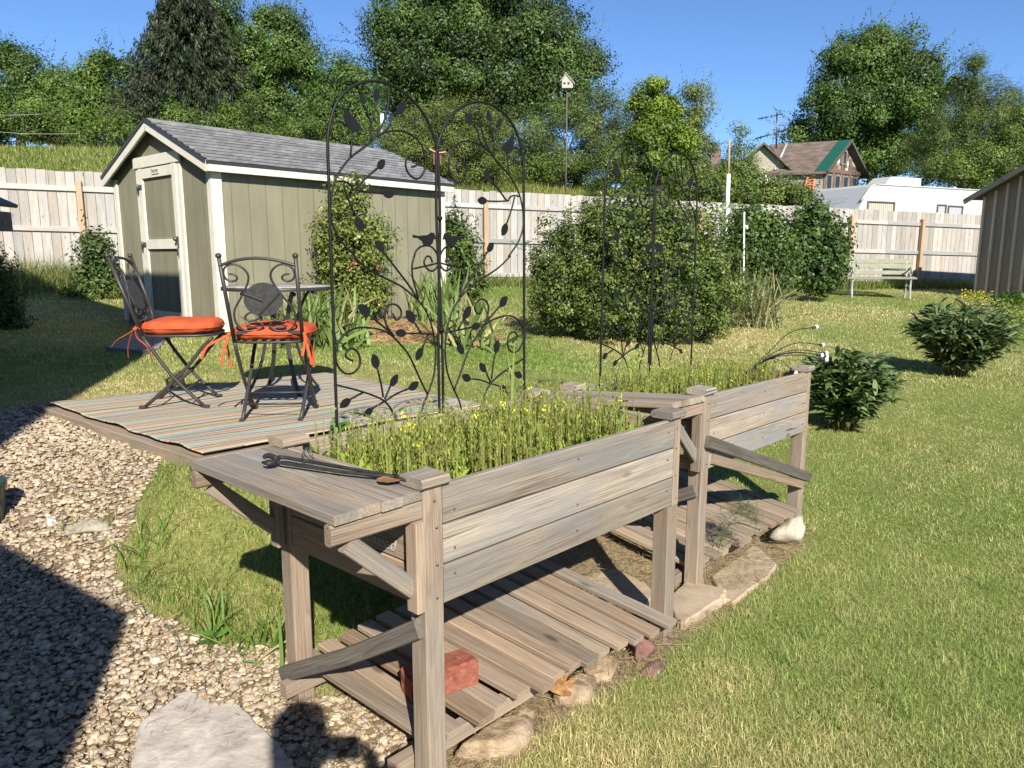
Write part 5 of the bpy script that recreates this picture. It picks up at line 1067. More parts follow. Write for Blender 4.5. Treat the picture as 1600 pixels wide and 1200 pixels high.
MB().board(bb-np.array([0,0,.10]),bb+np.array([0,0,.06]),.12,.12,(1,0,0)).build('box',mat('red_brown_box',(.16,.055,.04),.7),br_); MB().board(bb+np.array([-.11,0,.12]),bb+np.array([.01,0,.06]),.18,.016,(0,1,0)).board(bb+np.array([.0,0,.06]),bb+np.array([.13,0,.08]),.18,.016,(0,1,0)).build('roof',mat('salmon_roof',(.62,.30,.20),.7),br_)
cc_=P(597,190,33.); tag(MB().tube([P(597,214,33),P(597,178,33)],.075,10).build('vent_pipe',M['white']),'short white pipe showing between the trees behind the shed','pipe')
# a roof corner at the left edge
lc=P(-70,300,3.9)
# ================================================================== THE HOUSE BEHIND THE PHOTOGRAPHER (its roof lines throw the shade on the gravel and shed)
hs=thing('house','house standing beside and behind the camera','house',(-2,-3,-.2)); hwm=noisy('pale_house_siding',[(.3,(.45,.43,.40)),(.7,(.55,.53,.50))],3,.8)
def toward_sun(p, h): k=(h-p[2])/(-SUN[2]); return p-SUN*k
tipA=G(205,960); sideA=G(0,845); hA=2.45; a=toward_sun(tipA,hA); b=toward_sun(sideA,hA); ex=np.r_[u2(b-a),0]; ev=np.array([ex[1],-ex[0],0]); 
if ev[1]>0: ev=-ev
lo=G(55,1198); lo2=toward_sun(lo,1.2)
mb=MB(); Aw=[a, a+ex*4.5]; th=3.0
V=[np.array([a[0],a[1],-.3]),np.array([*(a+ex*4.5)[:2],-.3]),a+ex*4.5,a,np.array([*(a+ev*th)[:2],-.3]),np.array([*(a+ex*4.5+ev*th)[:2],-.3]),a+ex*4.5+ev*th,a+ev*th]
mb.add(V,[(0,1,2,3),(5,4,7,6),(1,5,6,2),(4,0,3,7),(3,2,6,7)]); mb.build('porch_wall',hwm,hs)
dtip=S(-.03,.80,.665)   # corner of the roof shadow on the shed door
hE=4.5; q3=toward_sun(dtip,hE); q1=toward_sun(G(0,708),hE); dE=np.r_[u2(q3-q1),0]; nE=np.array([-dE[1],dE[0],0])     # eave line; nE points away from the yard
if nE[0]>0: nE=-nE
q=.28; mb=MB()
nE=np.r_[nrm(sl),0]
def Hq(a,o,z): p=q3-dE*a+nE*o; p=p.copy(); p[2]=z; return p
V=[Hq(q,q,-.4),Hq(9,q,-.4),Hq(9,6-q,-.4),Hq(q,6-q,-.4),Hq(q,q,hE-.16),Hq(9,q,hE-.16),Hq(9,6-q,hE-.16),Hq(q,6-q,hE-.16)]
mb.add(V,[(0,1,5,4),(1,2,6,5),(2,3,7,6),(3,0,4,7)]); mb.build('wall',hwm,hs)
mb=MB(); V=[Hq(0,0,hE-.16),Hq(9.3,0,hE-.16),Hq(9.3,6,hE-.16),Hq(0,6,hE-.16),Hq(0,0,hE),Hq(9.3,0,hE),Hq(9.3,6,hE),Hq(0,6,hE),Hq(3,3,hE+1.0),Hq(6.3,3,hE+1.0)]
mb.add(V,[(0,1,2,3),(0,1,5,4),(1,2,6,5),(2,3,7,6),(3,0,4,7),(4,5,9,8),(5,6,9),(6,7,8,9),(7,4,8)]); mb.build('roof',M['shingle'],hs)
# eave of a small lean-to at the left edge of the frame
le=thing('lean_to','dark roof corner of a small lean-to at the left edge','shelter'); e0=P(-18,318,6.2); le.location=(float(e0[0]-.4),float(e0[1]),h1(e0[0]-.4,e0[1])); g0=h1(e0[0]-.4,e0[1])
dx=np.array([-.80,-.10,.0]); dx=nrm(dx); dy=np.array([-.10,.99,0])
MB().board(e0+np.array([.0,0,.0]),e0+dx*1.6+zz*.75,.9,.03,dy).build('roof',M['drip'],le); MB().board(e0-zz*.035-dy*.46,e0+dx*1.6+zz*.715-dy*.46,.06,.03,zz).build('fascia',M['dark_board'],le)
mb=MB(); mb.board(e0+dx*.06-zz*.05,e0+dx*.06-zz*.21,.7,.09,dy); mb.build('beam',M['dark_board'],le)
for s_ in (-.3,.3): p=e0+dx*.5+dy*s_; MB().board(np.array([p[0],p[1],g0-.05]),p+zz*.18,.09,.09,dy).build('post',M['dark_board'],le)
# ================================================================== PHOTOGRAPHER
pr=thing('person','person in a plain shirt and trousers standing at the camera holding up a phone','person',(.0,-.42,-.12))
def skinned(name,nodes,edges,m,sub=2):
    me=bpy.data.meshes.new(name); me.from_pydata([n[0] for n in nodes],edges,[]); o=link(name,me,m,pr); md=o.modifiers.new('Skin','SKIN'); 
    for v,n in zip(me.skin_vertices[0].data,nodes): v.radius=(n[1],n[1]*(n[2] if len(n)>2 else 1))
    me.skin_vertices[0].data[0].use_root=True; o.modifiers.new('Sub','SUBSURF').levels=1; o.modifiers['Sub'].render_levels=1; return o
sk=mat('skin',(.50,.30,.22),.5)
nd=[((0,0,.95),.15,.8),((0,0,1.15),.14,.75),((0,-.01,1.36),.165,.7),((0,0,1.50),.06),((0,.02,1.57),.07),((0,.03,1.66),.095,1.1),((0,.02,1.74),.07),
    ((-.19,0,1.42),.06),((-.27,.06,1.17),.045),((-.14,.30,1.30),.034),((.19,0,1.42),.06),((.29,.06,1.17),.045),((.16,.30,1.30),.034),
    ((-.10,0,.86),.10),((-.11,.02,.48),.065),((-.12,0,.09),.045),((-.12,.13,.04),.04),((.10,0,.86),.10),((.11,.02,.48),.065),((.12,0,.09),.045),((.12,.13,.04),.04),((-.10,.36,1.33),.03),((.12,.36,1.33),.03)]
ed=[(0,1),(1,2),(2,3),(3,4),(4,5),(5,6),(2,7),(7,8),(8,9),(2,10),(10,11),(11,12),(0,13),(13,14),(14,15),(15,16),(0,17),(17,18),(18,19),(19,20),(9,21),(12,22)]
skinned('body',nd,ed,fabric('grey_clothing',(.12,.13,.16)))
for sg in (-1,1):
    for i in range(5):
        b=np.array([.10*sg+.01,.36,1.345-.018*i]); 
        if i==4: b=np.array([.10*sg,.345,1.37])
        MB().tube([b,b+np.array([-.02*sg,.035,0]),b+np.array([-.045*sg,.045,0])],[.009,.008,.006],6,2).build('finger',sk,pr,False)
pr.scale=(1.03,)*3
tag(MB().board((-.075,-.055,1.305),(.075,-.055,1.305),.072,.008,(0,0,1)).build('phone',M['drip']),'thin dark phone held up in both hands','phone')
# ================================================================== TREES
bark = noisy('grey_brown_bark',[(.3,(.05,.04,.03)),(.7,(.14,.115,.09))],9,.95,(18,.8,.04))
def lobe(u, v, ru, rv, y, dep=.85): k = px(y); return (P(u,v,y), (ru*k, ru*k*dep, rv*k))
def tree(name, label, cat, base_u, y, lobes, n, leaf, c1, c2, clump, aspect=.62, per=430, trunk=.25, inner=.42, group=None, flat=.75, jitter=.12, shoots=None):
    """lobes: (u, v, ru, rv[, dy]) seen from the camera, at distance y"""
    lb = [lobe(l[0], l[1], l[2], l[3], y+(l[4] if len(l) > 4 else 0)) for l in lobes]
    x0 = P(base_u, 300, y)[0]; z0 = h1(x0, y)-.1; r = thing(name, label, cat, (x0,y,z0), 0, group)
    base = np.array([x0,y,z0]); tb = MB(); topc = max(lb, key=lambda l: l[0][2])[0]; midz = z0+(topc[2]-z0)*.45; m0 = np.array([x0+.1, y, midz])
    tb.tube([base, base*.5+m0*.5+np.array([.03,0,0]), m0, topc], [trunk, trunk*.8, trunk*.6, trunk*.15], 10, 4)
    for c, rr in lb:
        q = m0*.5+base*.5 if random.random() < .5 else m0
        tb.tube([q, (q+c)/2+np.array([0,0,-.05*np.linalg.norm(c-q)]), c], [trunk*.42, trunk*.26, trunk*.08], 7, 4)
        for j in range(4): d = unit(1)[0]*rr*.8; tb.tube([c*.6+q*.4, c*.8+q*.2+d*.3, c+d], [trunk*.18, trunk*.1, trunk*.03], 5, 3)
    tb.build('trunk', bark, r)
    pos, nor, K = lobes_points(lb, n, clump, inner, per, flat); 
    ok = pos[:,2] > z0+.05; pos, nor, K = pos[ok], nor[ok], K[ok]
    col = tones(K, np.asarray(c1)*np.array([1.1,1.05,.8]), np.asarray(c2)*np.array([1.75,1.7,1.15]), jitter); s = leaf*(.6+.8*RNG.random(len(pos)))
    acc = Acc(); acc.add(cards(pos, nor, s, s*aspect, col))
    ns = shoots if shoots is not None else len(pos)//260                 # stray shoots that break the outline
    if ns:
        ctr = np.mean([c for c, _ in lb], 0); sc = max(np.max(rr) for _, rr in lb); q = RNG.choice(len(pos), ns); dd = pos[q]-ctr; dd /= np.linalg.norm(dd,axis=1)[:,None]; dd = dd*.6+unit(ns)*.5+np.array([0,0,.55]); dd /= np.linalg.norm(dd,axis=1)[:,None]
        Ls = clump*(1.6+2.4*RNG.random(ns)); k = 22; t_ = np.tile(np.linspace(.15,1,k), ns); ii = np.repeat(np.arange(ns),k); sp_ = pos[q][ii]+dd[ii]*(Ls[ii]*t_)[:,None]+RNG.normal(size=(ns*k,3))*(leaf*.55)*(1.25-t_)[:,None]
        nn_ = unit(ns*k)*.7+np.array([0,-.2,.6]); nn_ /= np.linalg.norm(nn_,axis=1)[:,None]; s2 = leaf*(.6+.6*RNG.random(ns*k))*(1.15-.35*t_); acc.add(cards(sp_, nn_, s2, s2*aspect, np.repeat(col[q],k,0)*(.85+.35*RNG.random((ns*k,1)))))
    acc.build('crown', M['leaf'], r); return r
G1 = 'trees and tall shrubs beyond the fence'
dk=(.018,.034,.012); 
tree('tree','bushy mid green tree at the far left edge of the treeline','tree',40,40,[(30,130,48,48),(70,150,40,45),(10,180,50,45),(-40,120,60,60),(60,200,50,30),(28,85,34,22)],46400,0.1220,(.022,.045,.014),(.060,.105,.028),.42,group=G1)
tree('tree','rounded yellow green tree just left of the tall spruce','tree',135,38,[(128,125,42,40),(150,165,48,45),(100,175,50,42),(180,190,40,36),(125,205,60,26),(150,100,18,16)],46400,0.1169,(.028,.055,.012),(.085,.135,.030),.40,group=G1)
tree('tree','light green deciduous tree standing right of the tall spruce','tree',425,38,[(430,75,42,60),(400,110,45,60),(455,110,45,60),(480,150,34,50),(375,80,30,45),(420,170,75,45),(435,35,26,22),(350,40,28,40)],75400,0.1118,(.024,.046,.013),(.075,.125,.034),.34,group=G1)
tree('tree','compound leaved young tree between the deciduous tree and the big maple','tree',540,34,[(535,115,28,24),(555,135,30,22),(515,150,30,26),(545,175,45,32),(560,200,40,28),(520,200,35,30)],27550,0.1525,(.024,.050,.015),(.070,.125,.032),.30,.32,per=120,group=G1)
tree('maple_tree','largest dark green tree towering behind the birdhouse','tree',765,40,[(760,20,95,75),(700,60,85,80),(830,70,75,75),(650,90,60,60),(620,75,38,75),(760,120,110,80),(880,110,48,60),(690,150,85,55),(850,150,70,55),(640,140,45,45),(745,-25,80,50),(905,85,26,42),(610,140,28,30),(600,30,20,22),(660,20,36,40)],179800,0.1373,(.014,.030,.011),(.060,.100,.030),.48,group=G1,inner=.45,trunk=.45)
tree('tree','deep green tree filling the gap behind the spruce and the shed ridge','tree',330,46,[(210,150,40,60),(250,190,60,50),(330,110,45,70),(370,130,50,70),(400,190,70,50),(300,190,60,50),(470,200,60,45),(205,110,26,40)],40000,.17,(.018,.036,.011),(.060,.092,.026),.5,group=G1)
tree('round_shrub','pale olive rounded shrub rising behind the shed roof','shrub',705,29,[(715,190,55,38),(680,215,55,40),(740,215,50,40),(650,240,50,35),(720,250,80,35),(620,235,40,40)],75400,0.0661,(.035,.052,.017),(.105,.135,.042),.26,.45,group=G1)
tree('willow_shrub','feathery grey green thicket below and right of the birdhouse','shrub',900,33,[(880,215,70,50),(940,200,50,50),(975,215,45,45),(820,225,60,45),(860,260,90,30),(960,250,60,30),(790,240,50,40)],75400,0.0864,(.026,.045,.018),(.085,.118,.045),.32,.40,group=G1)
tree('young_tree','bright yellow green young tree right of the grey green thicket','tree',1025,26,[(1025,150,24,22),(1040,175,24,26),(1010,185,26,28),(1030,215,36,36),(1005,235,30,32),(1050,240,30,32),(1025,265,45,25),(995,155,10,9)],43500,0.0813,(.035,.065,.010),(.115,.165,.022),.20,.6,group=G1,trunk=.12)
tree('slender_tree','slender open crowned tree against the sky right of the bright young tree','tree',1085,27,[(1090,160,18,25),(1082,195,20,25),(1092,222,17,18),(1075,215,16,26),(1075,245,22,25),(1085,270,25,22)],18850,0.0763,(.040,.062,.025),(.110,.145,.060),.22,.45,group=G1,trunk=.09)
tree('sapling','spindly sapling partly hiding the cream gable of the farmhouse','tree',1158,26,[(1155,205,9,22),(1162,235,14,20),(1150,250,14,18),(1165,262,16,18),(1152,285,14,14),(1175,250,6,10)],3190,0.0661,(.040,.065,.018),(.105,.150,.040),.17,.5,group=G1,trunk=.06,per=90)
tree('tree','broad dark crowned tree standing alone against the sky behind the farmhouse','tree',1360,54,[(1350,105,55,50),(1400,95,55,42),(1320,140,55,45),(1390,150,80,55),(1440,130,45,45),(1280,180,42,35),(1340,190,75,45),(1420,200,75,50),(1370,70,32,25),(1255,205,25,17),(1360,235,70,35),(1300,215,40,25),(1420,240,60,35),(1310,95,22,20)],121800,0.1678,(.016,.036,.010),(.066,.115,.026),.52,group=G1,trunk=.4,inner=.35)
tree('pine_tree','soft needled pine with a pointed top behind the trailer','tree',1520,40,[(1520,125,20,35),(1540,160,45,35),(1500,175,45,35),(1570,190,50,35),(1520,215,80,40),(1470,220,45,40),(1600,220,50,50),(1550,255,90,40),(1460,260,50,25),(1522,100,9,14),(1580,160,22,16)],98600,0.1220,(.022,.040,.014),(.078,.112,.034),.36,.22,group=G1,trunk=.22)
tree('shrub','dense yellow green bush beyond the trailer roof at right','shrub',1580,31,[(1580,240,55,40),(1530,260,55,30),(1610,215,50,45),(1480,268,45,16)],52200,0.0813,(.030,.050,.013),(.088,.128,.030),.25,.5,group=G1)
tree('shrub','leafy shrub half hiding the wall of the old farmhouse','shrub',1150,40,[(1140,275,28,20),(1165,288,24,14),(1120,285,22,18),(1225,296,20,10)],9000,.13,(.024,.045,.012),(.080,.118,.030),.3,.5,group=G1,trunk=.06,per=200)
tree('shrub','overgrown hedge of tangled shrubs between the trailer and the far thicket','shrub',1180,21,[(1180,308,40,9),(1225,309,36,8),(1140,300,30,16),(1090,292,40,20),(1245,309,28,9),(1215,294,14,10)],31900,0.0661,(.032,.055,.014),(.100,.140,.036),.18,.55,group=G1,trunk=.05)
tree('hedge','low tangled undergrowth along the top of the bank behind the fence','hedge',870,32,[(700,268,60,26),(780,272,60,24),(860,272,60,22),(940,272,50,26),(1000,275,45,24),(640,240,50,40),(1050,280,40,20)],63800,0.0864,(.026,.048,.013),(.085,.125,.030),.28,.5,group=G1,trunk=.06)
tree('hedge','tangled bushes along the foot of the trees at the top of the left bank','hedge',140,33,[(20,205,55,24),(90,205,55,24),(165,208,50,22),(60,185,40,25),(220,205,45,26),(-40,205,45,30),(300,200,60,30),(370,200,50,34),(480,215,60,34),(550,225,50,32)],75400,0.0915,(.024,.046,.012),(.080,.125,.028),.28,.55,group=G1,trunk=.06)
# dark distant trees closing the gap at the horizon
tree('tree','low distant dark tree behind the old farmhouse chimney','tree',1100,70,[(1095,262,28,14),(1120,268,22,10),(1075,270,25,12)],14500,0.2034,(.022,.042,.014),(.060,.095,.030),.55,group=G1)
# --- spruce: drooping sprays
def spruce(label, u, y, vtop, vbot, halfw, n_br, per):
    k = px(y); topp = P(u,vtop,y); bot = P(u,vbot,y); r = thing('spruce_tree', label, 'tree', (topp[0],y,h1(topp[0],y)), 0, G1)
    MB().tube([(topp[0],y,h1(topp[0],y)), topp],[.32,.03],10).build('trunk', bark, r); Hh_ = topp[2]-bot[2]
    V=[];N=[];C=[];L=[]; mb = MB()
    for i in range(n_br):
        q = (i+random.random())/n_br; q = q**.8; rad = halfw*k*(.06+.94*q)*random.uniform(.68,1.12); a = random.uniform(0,6.283); z = topp[2]-Hh_*q
        e = np.array([math.cos(a),math.sin(a),0]); s = RNG.random(per)**.7; ax = np.array([topp[0],y,z]) + e*(rad*s)[:,None] + np.array([0,0,1])*(-.30*rad*s+.22*rad*s**3)[:,None]
        side = np.cross(e,[0,0,1.]); spr = (RNG.normal(size=per)*.16*rad*(1.15-s)); hang = RNG.random(per)**1.3*(.30+.05*rad)
        V.append(ax+side*spr[:,None]-np.array([0,0,1])*hang[:,None]); dn = np.stack([RNG.normal(size=per)*.35+e[0]*.4, RNG.normal(size=per)*.35+e[1]*.4, -np.ones(per)*.8],-1); N.append(dn); b = RNG.random()*.8
        C.append((np.array([.010,.018,.009])*(1-b)+np.array([.042,.056,.020])*b)*(.7+.6*RNG.random((per,1)))*(1+.5*(s[:,None]>.85)))
        if i%3==0: mb.tube([(topp[0],y,z), np.array([topp[0],y,z])+e*rad*.6-np.array([0,0,.16*rad]), np.array([topp[0],y,z])+e*rad-np.array([0,0,.08*rad])],[.05,.03,.008],4)
    mb.build('bough', bark, r)
    V=np.concatenate(V); N=np.concatenate(N); C=np.concatenate(C); u_=N/np.linalg.norm(N,axis=1)[:,None]; nn_=np.cross(u_, unit(len(V))); nn_/=np.linalg.norm(nn_,axis=1)[:,None]+1e-9
    acc=Acc(); l=.21*(.5+.9*RNG.random(len(V))); acc.add(cards(V, nn_, l, l*.26, C, up=np.cross(nn_,u_)*-1)); acc.build('crown', M['leaf'], r)
spruce('tall dark spruce with drooping sprays rising above the shed',285,36,-85,236,140,1000,130)
# ================================================================== SHRUBS IN THE YARD
def shrub(name,label,u,v,y,lobes,n,leaf,c1,c2,clump,aspect=.55,cat='shrub',per=70,inner=.55,trunk=.03,group=None,flat=.9): return tree(name,label,cat,u,y,lobes,n,leaf,c1,c2,clump,aspect,per,trunk,inner,group,flat,.16)
YS='shrubs standing in the yard'
shrub('round_shrub','biggest shrub, dark and rounded, on the lawn behind the further trellis',990,550,8.75,[(930,420,95,80),(1040,410,95,85),(985,370,85,70),(900,480,75,55),(1075,480,85,60),(985,480,110,62),(1110,430,55,75),(950,345,45,32),(1060,350,50,35),(870,440,35,60),(1010,325,30,20),(900,370,25,22),(1000,420,100,90),(1040,450,80,70)],100000,0.037,(.016,.034,.010),(.100,.140,.044),.066,.55,group=YS,per=75)
shrub('leafy_shrub','loose mid green shrub between the biggest shrub and the compact round one',1190,450,12.5,[(1185,370,42,40),(1200,410,40,36),(1165,400,36,50),(1175,345,26,18),(1205,435,30,20)],16800,0.0612,(.020,.042,.012),(.070,.115,.030),.11,.6,group=YS)
shrub('leafy_shrub','compact dark round shrub just left of the park bench',1272,458,14.5,[(1274,375,36,38),(1268,415,40,36),(1298,385,26,34),(1248,390,20,40),(1290,425,30,28),(1275,342,20,14)],18400,0.0720,(.016,.036,.012),(.056,.098,.028),.11,.7,group=YS)
shrub('leafy_shrub','narrow shrub by the back corner of the green shed',722,445,11.8,[(715,390,20,35),(728,420,24,30),(712,355,14,18),(735,440,20,15)],6720,0.0612,(.020,.042,.012),(.070,.112,.030),.10,.5,group=YS)
shrub('leafy_shrub','upright shrub against the fence left of the shed door',152,490,11.6,[(150,400,22,30),(155,440,32,34),(140,465,30,25),(172,455,20,30),(148,378,12,12)],8320,0.0612,(.018,.036,.012),(.062,.098,.030),.10,.5,group=YS)
shrub('shaded_shrub','dark overgrown shrub in the shade at the left edge',-5,520,8.6,[(-35,450,45,45),(-8,475,32,30),(-40,490,50,40),(-15,420,22,25),(5,500,22,20)],12800,0.0432,(.016,.030,.010),(.050,.080,.026),.09,.5,group=YS)
# climbing rose on its wire frame against the shed side wall
rosey=8.9
rr=tree('climbing_rose','climbing rose on a wire frame against the side of the green shed','rose',550,8.62,[(545,300,28,30,.0),(540,350,40,45),(560,390,48,50),(530,430,36,45),(570,450,36,40),(545,480,45,25),(590,365,16,25),(508,370,10,30),(525,400,22,38)],15000,.038,(.030,.050,.014),(.135,.165,.050),.075,.62,per=26,trunk=.02,inner=.3)
mb=MB(); k0=P(596,515,8.6); k1=P(604,515,8.6); 
for u in (600,606,612): mb.tube([P(u,512,8.7),P(u,345,8.7)],.004,5)
for v in range(360,512,14): mb.tube([P(600,v,8.7),P(612,v,8.7)],.003,5)
mb.build('wire_frame',M['galv'],rr)
fl=Acc(); pp_=np.array([P(u,v,8.3) for u,v in ((553,410),(590,418),(558,371),(547,422),(499,327))]); pp_=np.repeat(pp_,10,0)+RNG.normal(size=(50,3))*.014; fl.add(cards(pp_,unit(50),.03,.028,np.repeat(np.array([[.45,.12,.12],[.40,.14,.13],[.60,.60,.25],[.42,.16,.12],[.55,.52,.22]]),10,0))); fl.build('blossom',M['leaf'],rr)
# peonies: stems fanning from the base with long arching leaves
def peony(label,base,R_,Hh_,nst,c1,c2,seed,ll=.12,lw=.026):
    r=thing('peony_plant',label,'plant',base,0,'peony bushes on the lawn'); st=MB(); B=[];A=[];C=[];L=[];TI=[]
    for i in range(nst):
        a=random.uniform(0,6.283); q=math.sqrt(random.random()); rad=R_*q; hz=Hh_*(1-.35*q*q)*random.uniform(.65,1.05); e=np.array([math.cos(a),math.sin(a),0]); b=np.asarray(base)+e*.06*q*3*R_/.4*.4
        tip=np.asarray(base)+e*rad+np.array([0,0,hz]); mid=b*.5+tip*.5+np.array([0,0,.10*hz])-e*rad*.12; st.tube([b,mid,tip],[.006,.005,.003],5,3,(random.uniform(.6,1),)*3)
        pts=crom([b,mid,tip],6)
        for s in np.linspace(.30,1,8):
            p=pts[min(int(s*(len(pts)-1)),len(pts)-1)]
            for w in range(5 if s<.95 else 7): B.append(p); A.append(random.uniform(0,6.283) if random.random()<.6 else a+random.gauss(0,.6)); L.append(ll*random.uniform(.6,1.25)); TI.append(random.uniform(.45,1.25)); t_=random.random(); C.append(np.asarray(c1)*(1-t_)+np.asarray(c2)*t_)
    st.build('stem',M['peony_stem'],r); n=len(B); B=np.array(B)+RNG.normal(size=(n,3))*.02; acc=Acc()
    acc.add(strips(B,np.array(A),np.array(L),lw*(.7+.6*RNG.random(n)),np.array(TI),.5+.8*RNG.random(n),5,np.array(C),'leaf',RNG.normal(size=n)*.35)); acc.build('foliage',M['leaf'],r); return r
M['peony_stem']=mat('peony_stem',(.12,.11,.04),.6)
pb1=G(1318,672); peony('leafy peony bush just behind the far post of the further planter',pb1,.34,.53,64,(.055,.105,.028),(.20,.26,.10),1,.125,.030)
pb2=G(1492,588); peony('leafy peony bush on the lawn before the board barn',pb2,.44,.66,80,(.055,.095,.03),(.19,.24,.10),2,.135,.030)
# yellow flowered plants beside the right peony
def spur(label,base,h,ll,n,c,fc,w):
    r=thing('flowering_plant',label,'plant',base); m_=18; b=np.repeat(np.asarray(base)[None],m_,0)+np.c_[RNG.normal(size=(m_,2))*.10,np.zeros(m_)]; hh=h*(.7+.4*RNG.random(m_))
    a=Acc(); a.add(strips(b,RNG.random(m_)*6.283,hh,.008+0*hh,.1*RNG.random(m_),.15*RNG.random(m_),4,np.tile(c,(m_,1))*.7,'sword',RNG.normal(size=m_))); a.build('stem',M['leaf'],r); q=RNG.random(n); b2=np.asarray(base)+np.c_[RNG.normal(size=(n,2))*.13,h*(.15+.8*q)]
    a=Acc(); a.add(strips(b2,RNG.random(n)*6.283,ll*(.6+.8*RNG.random(n)),w+0*q,.5+.7*RNG.random(n),.6+0*q,4,np.tile(c,(n,1))*(.6+.8*RNG.random((n,1))),'leaf',RNG.normal(size=n)*.4)); a.build('foliage',M['leaf'],r)
    if fc is not None: k=220; b3=np.asarray(base)+np.c_[RNG.normal(size=(k,2))*.09,h*(.92+.12*RNG.normal(size=k)*.6)]; a=Acc(); a.add(cards(b3,unit(k),.03,.022,np.tile(fc,(k,1))*(.7+.5*RNG.random((k,1))))); a.build('blossom',M['leaf'],r)
    return r
spur('yellow flowered spurge standing behind the right peony',G(1540,520)+np.array([0,.3,0]),.52,.08,220,(.13,.19,.035),(.42,.38,.03),.02)
spur('lime green leafy plant at the right edge behind the peony',G(1588,535)+np.array([0,.2,0]),.55,.10,320,(.14,.22,.035),None,.03)
spur('low dark leafy plant along the foot of the barn',G(1580,482),.30,.10,260,(.05,.085,.025),None,.03)
spur('green leafy volunteer plant behind the right panel of the near trellis',Q1(la1-.28,ll1+.45,-.75)*np.array([1,1,0])+np.array([0,0,.18]),.50,.10,200,(.075,.16,.03),None,.045)
spur('tall weedy sprig by the fence seen through the near trellis',G(800,440)+np.array([0,.4,0]),1.0,.10,150,(.10,.15,.05),None,.02)
spur('small weed clump at the base of the fence post right of the bench',G(1440,440),.62,.12,260,(.08,.13,.03),None,.03)
# sword leaved clumps
def clump(name,label,base,n,L,W,c1,c2,sp=.12,tilt=.45,curve=.9,straw=.15):
    b=np.asarray(base)+np.c_[RNG.normal(size=(n,2))*sp,np.zeros(n)]; b[:,2]=Hs(b[:,0],b[:,1])-.01; t_=RNG.random((n,1)); c=np.asarray(c1)*(1-t_)+np.asarray(c2)*t_; s_=RNG.random(n)<straw; c[s_]=np.array([.36,.32,.16])
    V=strips(b,RNG.random(n)*6.283,L*(.5+.65*RNG.random(n)),W*(.7+.5*RNG.random(n)),np.abs(RNG.normal(size=n))*tilt,curve*RNG.random(n)*1.4,7,c,'sword',RNG.normal(size=n)*.5,c*.9)
    o=npmesh(name,V[0],[V[1]],M['leaf'],col=V[2]); o.location=(0,0,0); tag(o,label,'plant',None); return o
clump('daylily_clump','arching daylily clump between the table and the rose',G(512,540),150,.62,.038,(.09,.15,.03),(.21,.29,.09),.20)
clump('daylily_clump','daylily clump low behind the seat of the chair with the medallion',G(440,545)+np.array([0,.8,0]),110,.60,.038,(.09,.15,.03),(.21,.29,.09),.18)
clump('iris_clump','upright iris clump at the right end of the shed wall',G(672,505)+np.array([0,.3,0]),130,.75,.044,(.10,.17,.035),(.22,.31,.10),.20,.28,.5,.12)
clump('iris_clump','sprawling iris clump on the mulch seen through the right trellis panel',G(722,540),90,.62,.042,(.11,.17,.04),(.26,.33,.12),.14,.6,.9,.2)
clump('ornamental_grass','pale ornamental grass spilling out right of the biggest shrub',G(1165,508),520,.85,.017,(.13,.17,.06),(.32,.34,.16),.20,.5,1.0,.25)
clump('grass_tuft','upright grass tuft alone in the sunlit gravel',G(117,836),7,.16,.008,(.13,.2,.03),(.20,.27,.05),.012,.25,.5,0)
clump('grass_tuft','short grass tuft in the gravel next to the upright one',G(100,834),5,.09,.006,(.08,.14,.03),(.15,.2,.05),.01,.35,.5,0)
clump('grass_tuft','small grass tuft in the gravel near the edge of the tall grass',G(172,825),16,.10,.006,(.12,.17,.04),(.22,.26,.09),.02,.35,.5,.2)
clump('grass_tuft','grass blades at the far edge of the gravel beyond the upright tuft',G(122,780),6,.08,.008,(.12,.2,.03),(.18,.25,.05),.02,.25,.4,0)
clump('grass_tuft','broad bladed grass tuft at the foot of the near planter left leg',G(408,1020),26,.20,.010,(.09,.17,.03),(.18,.26,.05),.05,.4,.8,.1)
clump('grass_tuft','grass tuft growing out of the pebbles left of the near planter',G(330,1005),30,.17,.008,(.10,.18,.03),(.19,.27,.06),.05,.45,.8,.15)
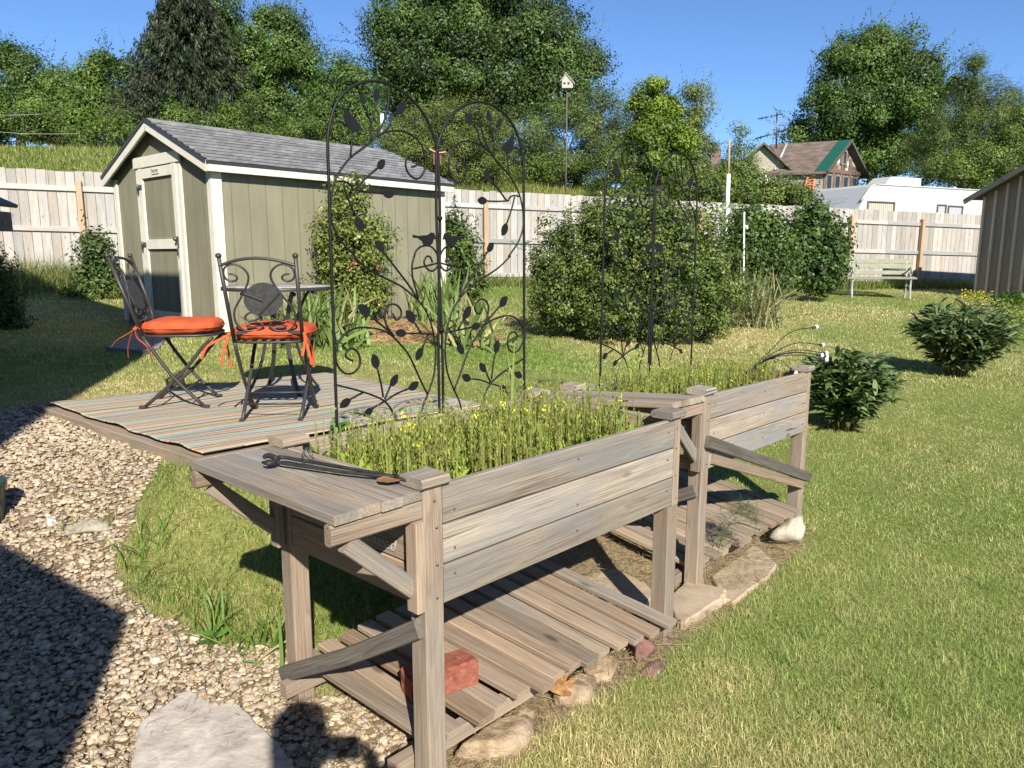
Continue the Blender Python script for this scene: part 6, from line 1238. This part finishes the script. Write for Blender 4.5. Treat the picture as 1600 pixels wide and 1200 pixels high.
# fennel sprig under the further planter
fb=Q2(.22,.02,0); fb[2]=.05; r=thing('fennel_sprig','feathery green fennel sprig drooping over the further slatted shelf','plant',fb); n=420
q=RNG.random(n); cv=np.stack([fb[0]+.16*q+RNG.normal(size=n)*.03*(1.1-q), fb[1]-.06*q+RNG.normal(size=n)*.03, fb[2]+.20*np.sin(q*2.6)+.05+RNG.normal(size=n)*.02],-1); a=Acc(); a.add(strips(cv,RNG.random(n)*6.283,.07+0*q,.0022+0*q,.9+.6*RNG.random(n),.8+0*q,3,np.tile([.075,.13,.05],(n,1))*(.6+.7*RNG.random((n,1))),'blade')); a.build('foliage',M['leaf'],r)
MB().tube([fb,fb+np.array([.05,-.02,.17]),fb+np.array([.16,-.06,.16])],.003,5,4).build('stem',M['peony_stem'],r)
# broad leaf seedling at the gravel edge
sb=G(337,1008); sprig('broad leaved seedling among the pebbles left of the near planter leg',sb,.05,5,.055,.040,(.10,.22,.04),.5,.1,.8)
# ================================================================== LIGHT, SKY, CAMERA
w=bpy.data.worlds.new('World'); SC.world=w; w.use_nodes=True; nt=w.node_tree; bg=nt.nodes['Background']; sky=nt.nodes.new('ShaderNodeTexSky'); sky.sky_type='NISHITA'; sky.sun_disc=False
sky.sun_elevation=math.asin(-SUN[2]); sky.sun_rotation=math.atan2(-SUN[0],-SUN[1]); sky.altitude=2200; sky.air_density=1.0; sky.dust_density=.05; sky.ozone_density=4.0
mxn=nt.nodes.new('ShaderNodeMix'); mxn.data_type='RGBA'; mxn.blend_type='MULTIPLY'; mxn.inputs[0].default_value=1; mxn.inputs[7].default_value=(.86,1.0,1.16,1); nt.links.new(sky.outputs[0],mxn.inputs[6]); nt.links.new(mxn.outputs[2],bg.inputs[0]); bg.inputs[1].default_value=.08
sl_=bpy.data.lights.new('Sun','SUN'); so=bpy.data.objects.new('sun',sl_); COL.objects.link(so); sl_.energy=5.0; sl_.angle=math.radians(.53); sl_.color=(1.0,.93,.80); so.rotation_euler=Vector(SUN).to_track_quat('-Z','Y').to_euler(); so.location=(5,-15,12)
cd=bpy.data.cameras.new('Camera'); co_=bpy.data.objects.new('camera',cd); COL.objects.link(co_); cd.sensor_width=36; cd.sensor_fit='HORIZONTAL'; cd.lens=F/1600*36; cd.clip_start=.02; cd.clip_end=1500; co_.location=(0,0,CAMZ); co_.rotation_euler=(math.pi/2-PITCH,0,0); SC.camera=co_
vs=SC.view_settings; vs.view_transform='Standard'; vs.look='None'; vs.exposure=.85; vs.gamma=1; vs.use_curve_mapping=False
SC.cycles.max_bounces=6; SC.cycles.transparent_max_bounces=8; SC.cycles.use_denoising=True
